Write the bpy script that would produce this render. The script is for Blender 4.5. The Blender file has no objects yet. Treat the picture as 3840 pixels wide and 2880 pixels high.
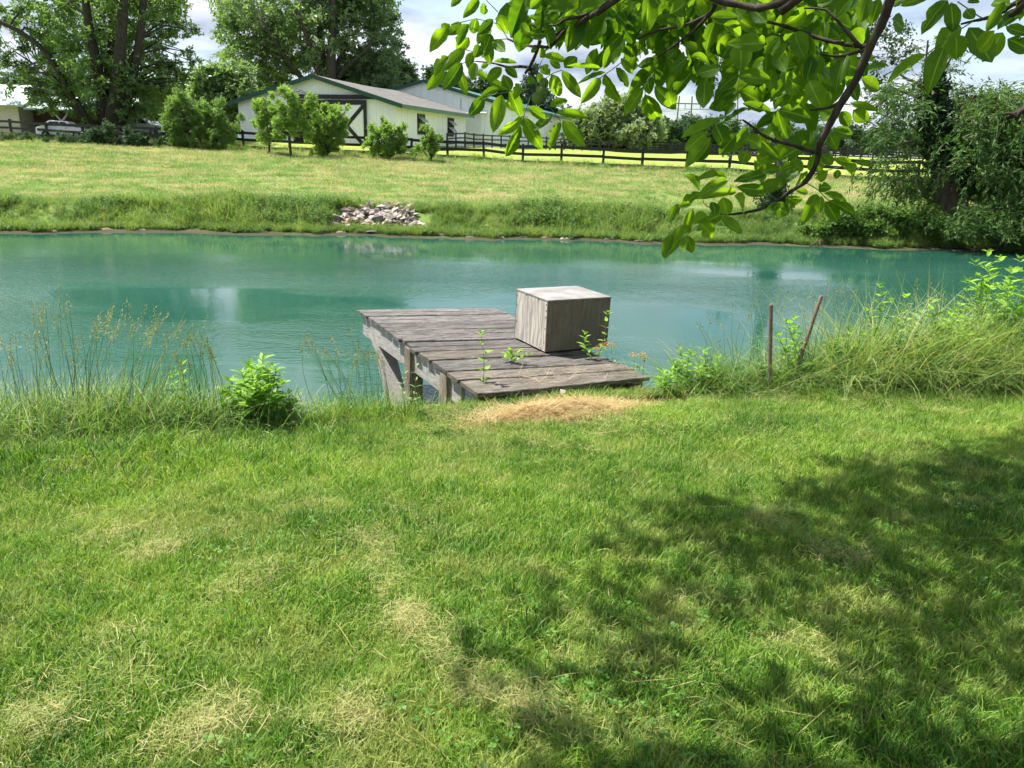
import bpy, math, random
import numpy as np
from mathutils import Vector, Matrix
random.seed(5)
RNG = np.random.default_rng(11)
scene = bpy.context.scene
COL = scene.collection
R = math.radians

# ------------------------------------------------------------------ camera
EYE = Vector((0, 0, 1.6))
F, CX, CY = 769.0, 512.0, 384.0
PITCH, ROLL = R(17.0), R(-1.5)
_r0 = Vector((1, 0, 0)); _u0 = Vector((0, math.sin(PITCH), math.cos(PITCH)))
FWD = Vector((0, math.cos(PITCH), -math.sin(PITCH)))
RIGHT = math.cos(ROLL) * _r0 - math.sin(ROLL) * _u0
UP = math.sin(ROLL) * _r0 + math.cos(ROLL) * _u0
cam = bpy.data.cameras.new('camera')
cam.sensor_width = 36.0
cam.lens = F / 1024 * 36.0
cam.clip_start, cam.clip_end = 0.05, 3000
camo = bpy.data.objects.new('camera', cam)
COL.objects.link(camo)
camo.matrix_world = Matrix(((RIGHT.x, UP.x, -FWD.x, EYE.x), (RIGHT.y, UP.y, -FWD.y, EYE.y),
                            (RIGHT.z, UP.z, -FWD.z, EYE.z), (0, 0, 0, 1)))
scene.camera = camo

# ------------------------------------------------------------------ sun, sky, exposure
SUN_AZ = Vector((-0.93, 0.36, 0)).normalized()      # horizontal direction towards the sun
SUN_EL = R(62)
sun_dir = (SUN_AZ * math.cos(SUN_EL) + Vector((0, 0, math.sin(SUN_EL)))).normalized()
sl = bpy.data.lights.new('sun', 'SUN'); sl.energy = 5.0; sl.angle = R(0.55); sl.color = (1.0, 0.955, 0.88)
so = bpy.data.objects.new('sun', sl); COL.objects.link(so)
so.rotation_euler = (-sun_dir).to_track_quat('-Z', 'Y').to_euler()
so.location = (-20, 10, 40)


def node(nt, typ, ins=None, **props):
    n = nt.nodes.new('ShaderNode' + typ)
    for k, v in props.items():
        setattr(n, k, v)
    for k, v in (ins or {}).items():
        s = n.inputs[k]
        if isinstance(v, bpy.types.NodeSocket):
            nt.links.new(v, s)
        elif isinstance(v, (tuple, list)) and s.type == 'RGBA' and len(v) == 3:
            s.default_value = (*v, 1)
        else:
            s.default_value = v
    return n


def mixc(nt, fac, a, b, blend='MIX'):
    n = nt.nodes.new('ShaderNodeMix'); n.data_type = 'RGBA'; n.blend_type = blend
    for k, v in ((0, fac), (6, a), (7, b)):
        if isinstance(v, bpy.types.NodeSocket):
            nt.links.new(v, n.inputs[k])
        else:
            n.inputs[k].default_value = (*v, 1) if isinstance(v, (tuple, list)) else v
    return n.outputs[2]


def ramp(nt, fac, stops):
    n = nt.nodes.new('ShaderNodeValToRGB')
    e = n.color_ramp.elements
    while len(e) < len(stops):
        e.new(0.5)
    for q, (p, c) in zip(e, stops):
        q.position = p; q.color = (c, c, c, 1) if isinstance(c, (int, float)) else (*c, 1)
    if isinstance(fac, bpy.types.NodeSocket):
        nt.links.new(fac, n.inputs[0])
    return n.outputs[0]


def math_(nt, op, a, b=0.0, c=None, clamp=False):
    n = nt.nodes.new('ShaderNodeMath'); n.operation = op; n.use_clamp = clamp
    for i, v in enumerate((a, b) if c is None else (a, b, c)):
        if isinstance(v, bpy.types.NodeSocket):
            nt.links.new(v, n.inputs[i])
        else:
            n.inputs[i].default_value = v
    return n.outputs[0]


def noise_(nt, vec, scale, detail=4, rough=0.55, out='Fac', dist=0.0):
    return node(nt, 'TexNoise', {'Vector': vec, 'Scale': scale, 'Detail': detail, 'Roughness': rough, 'Distortion': dist}).outputs[out]


def mapping(nt, vec, scale=(1, 1, 1), rot=(0, 0, 0), loc=(0, 0, 0)):
    return node(nt, 'Mapping', {'Vector': vec, 'Scale': scale, 'Rotation': rot, 'Location': loc}).outputs[0]


world = bpy.data.worlds.new('World'); scene.world = world; world.use_nodes = True
wt = world.node_tree; wt.nodes.clear()
sky = node(wt, 'TexSky', sky_type='NISHITA', sun_disc=False, sun_elevation=SUN_EL,
           sun_rotation=math.atan2(SUN_AZ.x, SUN_AZ.y), air_density=1.0, dust_density=1.2, ozone_density=1.0)
tc = node(wt, 'TexCoord').outputs['Generated']
sx = node(wt, 'SeparateXYZ', {0: tc})
zz = math_(wt, 'ADD', math_(wt, 'MAXIMUM', sx.outputs[2], 0.0), 0.16)
cv = node(wt, 'CombineXYZ', {0: math_(wt, 'DIVIDE', sx.outputs[0], zz), 1: math_(wt, 'DIVIDE', sx.outputs[1], zz), 2: 0.0}).outputs[0]
cv = mapping(wt, cv, loc=(3.1, 1.7, 0.4))
n1 = noise_(wt, cv, 0.85, 7, 0.56, dist=0.25)
n2 = noise_(wt, mapping(wt, cv, loc=(7.7, 2.2, 5.0)), 1.3, 6, 0.55)
cover = ramp(wt, n1, [(0.36, 0.0), (0.50, 1.0)])
shade = ramp(wt, n2, [(0.40, 0.0), (0.62, 1.0)])
ccol = mixc(wt, shade, (1.75, 2.15, 2.85), (4.5, 4.7, 5.1))
skyc = mixc(wt, 1.0, sky.outputs[0], (1.0, 1.0, 1.0), 'MULTIPLY')
bgc = mixc(wt, cover, skyc, ccol)
bg = node(wt, 'Background', {'Color': bgc, 'Strength': 0.105})
wo = node(wt, 'OutputWorld', {'Surface': bg.outputs[0]})
scene.view_settings.view_transform = 'Standard'
scene.view_settings.look = 'None'
scene.view_settings.exposure = 1.22
scene.view_settings.gamma = 1.0
scene.view_settings.use_curve_mapping = False
scene.cycles.max_bounces = 5
scene.cycles.diffuse_bounces = 2
scene.cycles.transmission_bounces = 3
scene.cycles.use_denoising = True
scene.cycles.adaptive_threshold = 0.03

# ------------------------------------------------------------------ helpers: pixels of the reference frame -> places
def ray(px, py):
    return RIGHT * ((px - CX) / F) + UP * ((CY - py) / F) + FWD


def at_y(px, py, D):
    d = ray(px, py)
    return EYE + d * (D / d.y)


def at_z(px, py, z):
    d = ray(px, py)
    return EYE + d * ((z - EYE.z) / d.z)


WATER_Z = -1.3
EDGE_X = [-30, -8, -3.7, -2.7, -1.8, -.9, .43, 2.4, 4.1, 4.9, 9, 30]
EDGE_Y = [2.0, 4.1, 5.10, 5.30, 5.50, 5.80, 6.38, 6.95, 7.15, 7.2, 7.4, 8.5]
FAR_X = [-60, -16.4, -10.6, -0.1, 12.5, 20, 60]
FAR_Y = [20.5, 24.5, 26.0, 26.4, 26.6, 26.4, 25]


def smooth(t):
    t = np.clip(t, 0, 1)
    return t * t * (3 - 2 * t)


def lawn_edge(x):
    return np.interp(x, EDGE_X, EDGE_Y)


def far_edge(x):
    return np.interp(x, FAR_X, FAR_Y) + 0.25 * np.sin(x * 0.9) + 0.15 * np.sin(x * 2.3 + 1) + 0.11 * np.sin(x * 5.3 + 2) + 0.07 * np.sin(x * 9.7)


def wob(x, y, s, seed=0.0):
    return (np.sin(x * s * 1.0 + 1.3 + seed) * np.cos(y * s * 1.21 + 0.4 + seed) + 0.5 * np.sin(x * s * 2.3 + y * s * 1.7 + seed * 2)
            + 0.3 * np.cos(x * s * 4.1 - y * s * 3.3 + seed))


def ground(x, y):
    x = np.asarray(x, float); y = np.asarray(y, float)
    ye, yw = lawn_edge(x), far_edge(x)
    lawn = -0.5 * np.clip((y - 0.6) / (ye - 0.6), 0, 1) ** 1.15 + 0.012 * wob(x, y, 2.2) + 0.006 * wob(x, y, 6.1, 2)
    lawn = lawn + 0.02 * np.exp(-(((x - 0.35) / 0.6) ** 2 + ((y - 5.9) / 0.4) ** 2))
    lawn = lawn - 0.13 * np.exp(-(((x - 0.75) / 1.15) ** 2 + ((y - 6.85) / 0.50) ** 2))
    bank = -0.5 - 1.2 * smooth((y - ye) / 2.0) - 0.9 * smooth((y - ye - 1.5) / 5)
    z = np.where(y < ye, lawn, bank)
    fb = y - yw
    up = WATER_Z + 0.05 + 0.75 * smooth(fb / 2.4) - 1.3 * smooth(-fb / 5)
    z = np.where(y > 15, up, z)
    yf = 56.2 - 0.27 * x
    zf = np.clip(0.65 - 0.019 * x, -0.4, 1.6)
    t = np.clip((y - yw - 1.6) / (yf - yw - 1.6), 0, 1)
    field = -0.6 + (zf + 0.6) * t + 0.05 * wob(x, y, 0.5) * np.clip(t * 6, 0, 1) + 0.025 * wob(x, y, 1.9, 3)
    z = np.where(fb > 1.6, np.maximum(up, field), z)
    L = np.interp(x, [-12, 15], [9, 75])
    z = np.where(y > yf, zf + (1.75 - zf) * smooth((y - yf) / L) + 0.05 * wob(x, y, 0.5) + 0.025 * wob(x, y, 1.9, 3), z)
    return z


def gz(x, y):
    return float(ground(x, y))


def gpt(px, D):
    lo, hi = -600.0, 2500.0
    for _ in range(40):
        m = 0.5 * (lo + hi); p = at_y(px, m, D)
        if p.z > gz(p.x, p.y):
            lo = m
        else:
            hi = m
    return at_y(px, lo, D)


# ------------------------------------------------------------------ helpers: meshes
def fast_mesh(name, V, faces, mats=(), tint=None, smooth_=False, mat_index=None):
    V = np.asarray(V, np.float32).reshape(-1, 3)
    me = bpy.data.meshes.new(name)
    me.vertices.add(len(V)); me.vertices.foreach_set('co', V.ravel())
    if isinstance(faces, np.ndarray):
        k = faces.shape[1]; n = len(faces)
        loops = faces.ravel().astype(np.int32); starts = np.arange(0, n * k, k, dtype=np.int32)
    else:
        n = len(faces)
        loops = np.array([i for f in faces for i in f], np.int32)
        ln = np.array([len(f) for f in faces]); starts = np.concatenate([[0], np.cumsum(ln)[:-1]]).astype(np.int32)
    me.loops.add(len(loops)); me.loops.foreach_set('vertex_index', loops)
    me.polygons.add(n); me.polygons.foreach_set('loop_start', starts)
    if mat_index is not None:
        me.polygons.foreach_set('material_index', np.asarray(mat_index, np.int32))
    me.polygons.foreach_set('use_smooth', np.full(n, bool(smooth_)))
    if tint is not None:
        a = me.attributes.new('tint', 'FLOAT', 'POINT'); a.data.foreach_set('value', np.asarray(tint, np.float32))
    for m in mats:
        me.materials.append(m)
    me.update(calc_edges=True)
    return me


class MB:
    def __init__(s):
        s.v, s.f, s.t, s.mi = [], [], [], []

    def add(s, V, Fc, tint=0.5, mi=0):
        o = len(s.v)
        s.v += [tuple(p) for p in V]
        s.f += [tuple(i + o for i in f) for f in Fc]
        s.t += [tint] * len(V); s.mi += [mi] * len(Fc)

    def hexa(s, P, tint=0.5, mi=0):      # 8 points: bottom 4 ccw, top 4 ccw
        s.add(P, [(3, 2, 1, 0), (4, 5, 6, 7), (0, 1, 5, 4), (1, 2, 6, 5), (2, 3, 7, 6), (3, 0, 4, 7)], tint, mi)

    def box(s, a, b, tint=0.5, mi=0):
        x0, y0, z0 = a; x1, y1, z1 = b
        s.hexa([(x0, y0, z0), (x1, y0, z0), (x1, y1, z0), (x0, y1, z0), (x0, y0, z1), (x1, y0, z1), (x1, y1, z1), (x0, y1, z1)], tint, mi)

    def bar(s, p, q, w, h, up=(0, 0, 1), tint=0.5, mi=0):
        p, q = Vector(p), Vector(q); d = (q - p).normalized()
        sd = d.cross(Vector(up))
        if sd.length < 1e-4:
            sd = d.cross(Vector((1, 0, 0)))
        sd.normalize(); u = sd.cross(d)
        sd *= w / 2; u = u * (h / 2)
        s.hexa([p - sd - u, p + sd - u, q + sd - u, q - sd - u, p - sd + u, p + sd + u, q + sd + u, q - sd + u], tint, mi)

    def tube(s, pts, rad, n=7, tint=0.5, cap=True, mi=0, rough=0.0):
        pts = [Vector(p) for p in pts]
        if not hasattr(rad, '__len__'):
            rad = [rad] * len(pts)
        V, Fc = [], []
        ref = None
        for i, p in enumerate(pts):
            d = (pts[min(i + 1, len(pts) - 1)] - pts[max(i - 1, 0)]).normalized()
            if ref is None:
                ref = d.orthogonal().normalized()
            ref = (ref - d * ref.dot(d))
            ref = ref.normalized() if ref.length > 1e-5 else d.orthogonal().normalized()
            b = d.cross(ref)
            for k in range(n):
                a = 2 * math.pi * k / n
                rr = rad[i] * (1 + rough * random.uniform(-1, 1))
                V.append(p + (ref * math.cos(a) + b * math.sin(a)) * rr)
        for i in range(len(pts) - 1):
            for k in range(n):
                k2 = (k + 1) % n
                Fc.append((i * n + k, i * n + k2, (i + 1) * n + k2, (i + 1) * n + k))
        if cap:
            Fc.append(tuple(range(n - 1, -1, -1))); m = (len(pts) - 1) * n
            Fc.append(tuple(m + k for k in range(n)))
        s.add(V, Fc, tint, mi)

    def mesh(s, name, *mats, smooth_=False):
        return fast_mesh(name, np.array(s.v), s.f, mats, s.t, smooth_, s.mi)

    def build(s, name, mat, parent=None, smooth_=False, bevel=0):
        mats = mat if isinstance(mat, (tuple, list)) else (mat,)
        o = link(name, s.mesh(name, *mats, smooth_=smooth_), parent)
        if bevel:
            m = o.modifiers.new('bevel', 'BEVEL'); m.width = bevel; m.segments = 2; m.limit_method = 'ANGLE'
        return o


def link(name, me, parent=None):
    o = bpy.data.objects.new(name, me); COL.objects.link(o)
    if parent is not None:
        o.parent = parent
    return o


def tag(o, label=None, cat=None, group=None, kind=None):
    for k, v in (('label', label), ('category', cat), ('group', group), ('kind', kind)):
        if v:
            o[k] = v
    return o


def empty(name, loc, label, cat, group=None, rotz=0.0):
    o = bpy.data.objects.new(name, None); COL.objects.link(o)
    o.empty_display_size = 0.2
    o.location = loc; o.rotation_euler = (0, 0, rotz)
    return tag(o, label, cat, group)


def local(root, pts):
    """world points -> local points of an unrotated root"""
    l = Vector(root.location)
    return [Vector(p) - l for p in pts]


# ------------------------------------------------------------------ materials
def new_mat(name):
    m = bpy.data.materials.new(name); m.use_nodes = True
    nt = m.node_tree; nt.nodes.clear()
    out = node(nt, 'OutputMaterial')
    return m, nt, out


def principled(nt, out, col, rough=0.6, spec=0.4, bump=None, bstr=0.3, bdist=0.01, **kw):
    p = node(nt, 'BsdfPrincipled', {'Base Color': col, 'Roughness': rough, 'Specular IOR Level': spec, **kw})
    if bump is not None:
        b = node(nt, 'Bump', {'Height': bump, 'Strength': bstr, 'Distance': bdist})
        nt.links.new(b.outputs[0], p.inputs['Normal'])
    nt.links.new(p.outputs[0], out.inputs[0])
    return p


def leaf_material(name, c0, c1, trans=0.35, tcol=None, spec=0.25, rough=0.5, veins=False, scale=0.0, cs=None):
    """c0..c1 over the per-leaf tint, plus slow variation over the plant"""
    m, nt, out = new_mat(name)
    t = node(nt, 'Attribute', attribute_name='tint').outputs['Fac']
    oi = node(nt, 'ObjectInfo').outputs['Random']
    t = math_(nt, 'ADD', t, math_(nt, 'MULTIPLY', math_(nt, 'SUBTRACT', oi, 0.5), 0.35), clamp=True)
    col = mixc(nt, t, c0, c1)
    if scale:
        pos = node(nt, 'NewGeometry').outputs['Position']
        nz = ramp(nt, noise_(nt, pos, scale, 2), [(0.35, 0.0), (0.65, 1.0)])
        col = mixc(nt, math_(nt, 'MULTIPLY', nz, 0.55), col, cs or c1)
    bump = None
    if veins:
        uv = node(nt, 'Attribute', attribute_name='luv').outputs['Vector']
        s = node(nt, 'SeparateXYZ', {0: uv})
        ax = math_(nt, 'ABSOLUTE', s.outputs[0])
        mid = math_(nt, 'MULTIPLY', ramp(nt, ax, [(0.05, 1.0), (0.11, 0.0)]), ramp(nt, s.outputs[1], [(0.0, 0.0), (0.02, 1.0)]))
        wv = math_(nt, 'SINE', math_(nt, 'MULTIPLY', math_(nt, 'SUBTRACT', s.outputs[1], math_(nt, 'MULTIPLY', ax, 0.35)), 75.0))
        vein = ramp(nt, wv, [(0.80, 0.0), (1.0, 1.0)])
        v = math_(nt, 'MAXIMUM', mid, math_(nt, 'MULTIPLY', vein, 0.45))
        col = mixc(nt, math_(nt, 'MULTIPLY', v, 0.70), col, tuple(min(1, 1.6 * q + 0.03) for q in c1))
        tn = noise_(nt, node(nt, 'NewGeometry').outputs['Position'], 22, 3)
        col = mixc(nt, ramp(nt, tn, [(0.35, 0.0), (0.75, 0.5)]), col, c0)
        sp = noise_(nt, node(nt, 'NewGeometry').outputs['Position'], 75, 2)
        col = mixc(nt, ramp(nt, sp, [(0.69, 0.0), (0.72, 0.8)]), col, (0.10, 0.075, 0.025))
        bump = wv
    p = node(nt, 'BsdfPrincipled', {'Base Color': col, 'Roughness': rough, 'Specular IOR Level': spec})
    if bump is not None:
        b = node(nt, 'Bump', {'Height': bump, 'Strength': 0.25, 'Distance': 0.002}); nt.links.new(b.outputs[0], p.inputs['Normal'])
    tr = node(nt, 'BsdfTranslucent', {'Color': mixc(nt, 1.0, col, tcol or (1.6, 1.7, 0.7), 'MULTIPLY')})
    mx = node(nt, 'MixShader', {0: trans, 1: p.outputs[0], 2: tr.outputs[0]})
    nt.links.new(mx.outputs[0], out.inputs[0])
    return m


def plain(name, col, rough=0.6, spec=0.4, var=0.25, scale=6.0, bstr=0.15, bdist=0.005, stretch=(1, 1, 1), dark=None, metallic=0.0):
    m, nt, out = new_mat(name)
    pos = node(nt, 'TexCoord').outputs['Object']
    n = noise_(nt, mapping(nt, pos, stretch), scale, 5, 0.6)
    d = dark or tuple(q * (1 - var) for q in col)
    c = mixc(nt, ramp(nt, n, [(0.3, 0.0), (0.7, 1.0)]), d, col)
    principled(nt, out, c, rough, spec, n, bstr, bdist, Metallic=metallic)
    return m


def bark_material(name, c0, c1, scale=6.0):
    m, nt, out = new_mat(name)
    pos = node(nt, 'NewGeometry').outputs['Position']
    n = noise_(nt, mapping(nt, pos, (1, 1, 0.25)), scale, 6, 0.65, dist=0.4)
    n2 = noise_(nt, pos, scale * 0.3, 3)
    c = mixc(nt, ramp(nt, n, [(0.3, 0.0), (0.7, 1.0)]), c0, c1)
    c = mixc(nt, ramp(nt, n2, [(0.45, 0.0), (0.7, 0.5)]), c, tuple(q * 0.6 for q in c1))
    principled(nt, out, c, 0.85, 0.2, n, 0.7, 0.6 / scale * 0.2)
    return m


def old_wood(name, c_dark, c_mid, c_light, along=(1, 14, 14), scale=3.0, rand=True):
    """weathered timber: grain runs along the first axis that is stretched least"""
    m, nt, out = new_mat(name)
    pos = node(nt, 'TexCoord').outputs['Object']
    oi = node(nt, 'ObjectInfo').outputs['Random']
    off = node(nt, 'CombineXYZ', {0: math_(nt, 'MULTIPLY', oi, 31.0), 1: math_(nt, 'MULTIPLY', oi, 17.0), 2: oi}).outputs[0]
    p = node(nt, 'VectorMath', {0: pos, 1: off}, operation='ADD').outputs[0]
    g = noise_(nt, mapping(nt, p, along), scale, 7, 0.68, dist=0.5)
    fine = noise_(nt, mapping(nt, p, tuple(q * 3 for q in along)), scale, 4, 0.7)
    blot = noise_(nt, mapping(nt, p, (1, 2.5, 2.5)), 2.6, 5, 0.6)
    c = mixc(nt, ramp(nt, g, [(0.36, 0.0), (0.66, 1.0)]), c_dark, c_mid)
    c = mixc(nt, ramp(nt, blot, [(0.42, 0.0), (0.70, 0.40)]), c, c_light)
    g2 = noise_(nt, mapping(nt, p, tuple(q * 1.7 for q in along)), scale * 1.3, 5, 0.7)
    c = mixc(nt, ramp(nt, g2, [(0.50, 0.0), (0.66, 0.8)]), c, c_light)
    c = mixc(nt, ramp(nt, fine, [(0.50, 0.0), (0.62, 0.85)]), c, tuple(q * 0.5 for q in c_dark))
    if rand:
        c = mixc(nt, 1.0, c, node(nt, 'MapRange', {0: oi, 3: 0.72, 4: 1.15}).outputs[0], 'MULTIPLY')
    h = math_(nt, 'ADD', g, math_(nt, 'MULTIPLY', fine, 0.8))
    principled(nt, out, c, 0.88, 0.2, h, 0.9, 0.008)
    return m


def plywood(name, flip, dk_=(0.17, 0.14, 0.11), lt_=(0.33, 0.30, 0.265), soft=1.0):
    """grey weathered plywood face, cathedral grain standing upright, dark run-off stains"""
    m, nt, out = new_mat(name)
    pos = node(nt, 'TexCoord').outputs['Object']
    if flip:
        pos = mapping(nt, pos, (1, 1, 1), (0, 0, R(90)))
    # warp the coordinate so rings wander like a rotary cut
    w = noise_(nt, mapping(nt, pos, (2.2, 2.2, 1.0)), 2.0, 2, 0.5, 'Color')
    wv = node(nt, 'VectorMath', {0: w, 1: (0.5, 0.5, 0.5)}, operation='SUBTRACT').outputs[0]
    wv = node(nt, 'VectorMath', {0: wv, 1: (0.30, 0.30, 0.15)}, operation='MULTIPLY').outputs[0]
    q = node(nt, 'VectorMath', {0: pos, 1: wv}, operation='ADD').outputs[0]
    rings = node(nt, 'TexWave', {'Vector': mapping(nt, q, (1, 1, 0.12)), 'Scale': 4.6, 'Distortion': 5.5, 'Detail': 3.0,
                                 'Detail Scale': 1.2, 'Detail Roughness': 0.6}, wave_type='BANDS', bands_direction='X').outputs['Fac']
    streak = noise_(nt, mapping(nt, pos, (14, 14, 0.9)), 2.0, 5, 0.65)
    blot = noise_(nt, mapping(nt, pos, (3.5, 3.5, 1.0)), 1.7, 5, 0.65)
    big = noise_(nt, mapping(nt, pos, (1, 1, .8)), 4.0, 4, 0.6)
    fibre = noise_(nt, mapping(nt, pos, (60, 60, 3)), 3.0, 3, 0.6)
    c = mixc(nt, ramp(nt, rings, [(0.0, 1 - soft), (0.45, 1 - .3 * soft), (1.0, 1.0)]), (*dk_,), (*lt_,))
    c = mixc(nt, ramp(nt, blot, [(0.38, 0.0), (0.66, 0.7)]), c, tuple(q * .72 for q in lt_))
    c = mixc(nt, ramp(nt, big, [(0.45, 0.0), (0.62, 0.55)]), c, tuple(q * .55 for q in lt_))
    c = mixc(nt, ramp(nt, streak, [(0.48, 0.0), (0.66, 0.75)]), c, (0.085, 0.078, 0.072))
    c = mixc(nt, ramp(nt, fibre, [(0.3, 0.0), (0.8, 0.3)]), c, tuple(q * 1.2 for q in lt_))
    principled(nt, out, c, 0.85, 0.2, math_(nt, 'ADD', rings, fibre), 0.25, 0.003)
    return m


def plywood_top(name):
    m, nt, out = new_mat(name)
    pos = node(nt, 'TexCoord').outputs['Object']
    n = noise_(nt, mapping(nt, pos, (1.5, 10, 4)), 3.0, 6, 0.65)
    b = noise_(nt, pos, 5.0, 4)
    c = mixc(nt, ramp(nt, n, [(0.3, 0.0), (0.7, 1.0)]), (0.19, 0.18, 0.172), (0.33, 0.322, 0.317))
    c = mixc(nt, ramp(nt, b, [(0.42, 0.0), (0.60, 0.8)]), c, (0.17, 0.155, 0.14))
    principled(nt, out, c, 0.8, 0.25, n, 0.3, 0.003)
    return m


def ground_material():
    m, nt, out = new_mat('ground_soil_and_turf')
    pos = node(nt, 'NewGeometry').outputs['Position']
    s = node(nt, 'SeparateXYZ', {0: pos})
    y, z = s.outputs[1], s.outputs[2]
    big = noise_(nt, pos, 0.5, 4)
    med = noise_(nt, mapping(nt, pos, (0.5, 1.4, 1)), 0.9, 6, 0.65, dist=0.6)
    fine = noise_(nt, pos, 14, 5, 0.7)
    # near lawn: thatch and soil seen between the blades
    near = mixc(nt, ramp(nt, fine, [(0.3, 0.0), (0.75, 1.0)]), (0.022, 0.030, 0.008), (0.11, 0.105, 0.036))
    # far field: mown, with straw windrows
    fg = mixc(nt, ramp(nt, big, [(0.35, 0.0), (0.65, 1.0)]), (0.13, 0.205, 0.045), (0.20, 0.26, 0.07))
    fg = mixc(nt, ramp(nt, fine, [(0.3, 0.35), (0.7, 0.0)]), fg, (0.07, 0.12, 0.03))
    band = node(nt, 'MapRange', {0: y, 1: 28.0, 2: 34.0, 3: 0.25, 4: 1.0}).outputs[0]
    band2 = node(nt, 'MapRange', {0: y, 1: 47.0, 2: 56.0, 3: 1.0, 4: 0.0}).outputs[0]
    straw = math_(nt, 'MULTIPLY', ramp(nt, med, [(0.56, 0.0), (0.68, 1.0)]), math_(nt, 'MULTIPLY', band, band2))
    fg = mixc(nt, math_(nt, 'MULTIPLY', straw, 0.85), fg, (0.42, 0.35, 0.21))
    past = node(nt, 'MapRange', {0: y, 1: 54.0, 2: 62.0, 3: 0.0, 4: 1.0}).outputs[0]
    fg = mixc(nt, past, fg, mixc(nt, big, (0.17, 0.25, 0.045), (0.30, 0.33, 0.075)))
    isfar = node(nt, 'MapRange', {0: y, 1: 14.0, 2: 15.0, 3: 0.0, 4: 1.0}).outputs[0]
    c = mixc(nt, isfar, near, fg)
    mud = mixc(nt, fine, (0.022, 0.022, 0.013), (0.085, 0.082, 0.048))
    low = node(nt, 'MapRange', {0: math_(nt, 'ADD', z, math_(nt, 'MULTIPLY', big, 0.4)), 1: -1.08, 2: -0.80, 3: 1.0, 4: 0.0}).outputs[0]
    c = mixc(nt, low, c, mud)
    principled(nt, out, c, 0.95, 0.1, fine, 0.6, 0.03)
    return m


def water_material():
    m, nt, out = new_mat('green_pond_water')
    pos = node(nt, 'NewGeometry').outputs['Position']
    s = node(nt, 'SeparateXYZ', {0: pos})
    p1 = mapping(nt, pos, (0.75, 1.5, 1), (0, 0, R(14)))
    rip = noise_(nt, p1, 5.2, 3, 0.55, dist=0.3)
    rip2 = noise_(nt, mapping(nt, pos, (1.0, 1.6, 1), (0, 0, R(-22))), 11.0, 2, 0.5)
    swell = noise_(nt, mapping(nt, pos, (0.8, 1.4, 1)), 0.8, 2)
    gust = ramp(nt, noise_(nt, mapping(nt, pos, (0.45, 1.0, 1), (0, 0, R(10))), 0.22, 3, 0.5), [(0.42, 0.06), (0.60, 1.45)])
    calm = node(nt, 'MapRange', {0: s.outputs[1], 1: 17.0, 2: 23.5, 3: 1.0, 4: 0.06}).outputs[0]
    amp = math_(nt, 'MULTIPLY', gust, calm)
    h = math_(nt, 'ADD', math_(nt, 'MULTIPLY', rip, 1.0), math_(nt, 'MULTIPLY', rip2, 0.75))
    h = math_(nt, 'ADD', math_(nt, 'MULTIPLY', h, amp), math_(nt, 'MULTIPLY', swell, 0.10))
    tint = noise_(nt, mapping(nt, pos, (0.4, 1, 1)), 0.25, 3)
    col = mixc(nt, ramp(nt, tint, [(0.3, 0.0), (0.7, 1.0)]), (0.012, 0.062, 0.044), (0.024, 0.088, 0.065))
    p = node(nt, 'BsdfPrincipled', {'Base Color': col, 'Roughness': 0.05, 'IOR': 1.333, 'Specular IOR Level': 0.5})
    b = node(nt, 'Bump', {'Height': h, 'Strength': 0.8, 'Distance': 0.021}); nt.links.new(b.outputs[0], p.inputs['Normal'])
    nt.links.new(p.outputs[0], out.inputs[0])
    return m


def painted_siding(name, col, groove=0.3, stain=0.35, axis=0):
    """white painted vertical board siding with grime and flaking"""
    m, nt, out = new_mat(name)
    pos = node(nt, 'TexCoord').outputs['Object']
    s = node(nt, 'SeparateXYZ', {0: pos})
    u = s.outputs[axis]
    fr = math_(nt, 'FRACT', math_(nt, 'DIVIDE', u, groove))
    g = ramp(nt, fr, [(0.0, 0.0), (0.05, 1.0), (0.95, 1.0), (1.0, 0.0)])
    st = noise_(nt, mapping(nt, pos, (5, 5, 0.35)), 1.0, 6, 0.7)
    bl = noise_(nt, pos, 0.6, 4)
    c = mixc(nt, ramp(nt, st, [(0.55, 0.0), (0.8, stain)]), col, (0.34, 0.34, 0.33))
    c = mixc(nt, ramp(nt, bl, [(0.4, 0.0), (0.7, 0.25)]), c, tuple(q * 0.8 for q in col))
    flake = ramp(nt, noise_(nt, mapping(nt, pos, (7, 7, 0.8)), 1.1, 5, 0.75), [(0.72, 0.0), (0.745, 1.0)])
    c = mixc(nt, math_(nt, 'MULTIPLY', flake, 0.6), c, (0.20, 0.19, 0.18))
    c = mixc(nt, g, (0.66, 0.67, 0.67), c)
    principled(nt, out, c, 0.6, 0.35, g, 0.6, 0.03)
    return m


M = {}
M['ground'] = ground_material()
M['water'] = water_material()
M['deck'] = old_wood('weathered_deck_timber', (0.040, 0.037, 0.033), (0.168, 0.155, 0.142), (0.30, 0.285, 0.265))
M['deck_tan'] = old_wood('sun_bleached_deck_timber', (0.052, 0.043, 0.034), (0.195, 0.168, 0.138), (0.33, 0.295, 0.25))
M['post_wood'] = old_wood('grey_post_timber', (0.13, 0.105, 0.075), (0.27, 0.225, 0.165), (0.34, 0.29, 0.23), along=(14, 14, 1))
M['beam_wood'] = old_wood('pale_grey_beam_timber', (0.29, 0.275, 0.25), (0.40, 0.385, 0.36), (0.45, 0.43, 0.405), along=(14, 1, 14), rand=False)
M['ply_shaded'] = plywood('weathered_plywood_shaded', False, (0.105, 0.088, 0.060), (0.165, 0.142, 0.105), .7)  # darker than the side: shade on the front face is put into the colour
M['ply_lit'] = plywood('weathered_plywood_lit', True, (0.26, 0.22, 0.175), (0.52, 0.48, 0.43))  # same plywood, paler: sun on the left face is put into the colour
M['ply_top'] = plywood_top('bleached_plywood_top')
M['nail'] = plain('rusted_nail', (0.045, 0.035, 0.03), 0.7)
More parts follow.
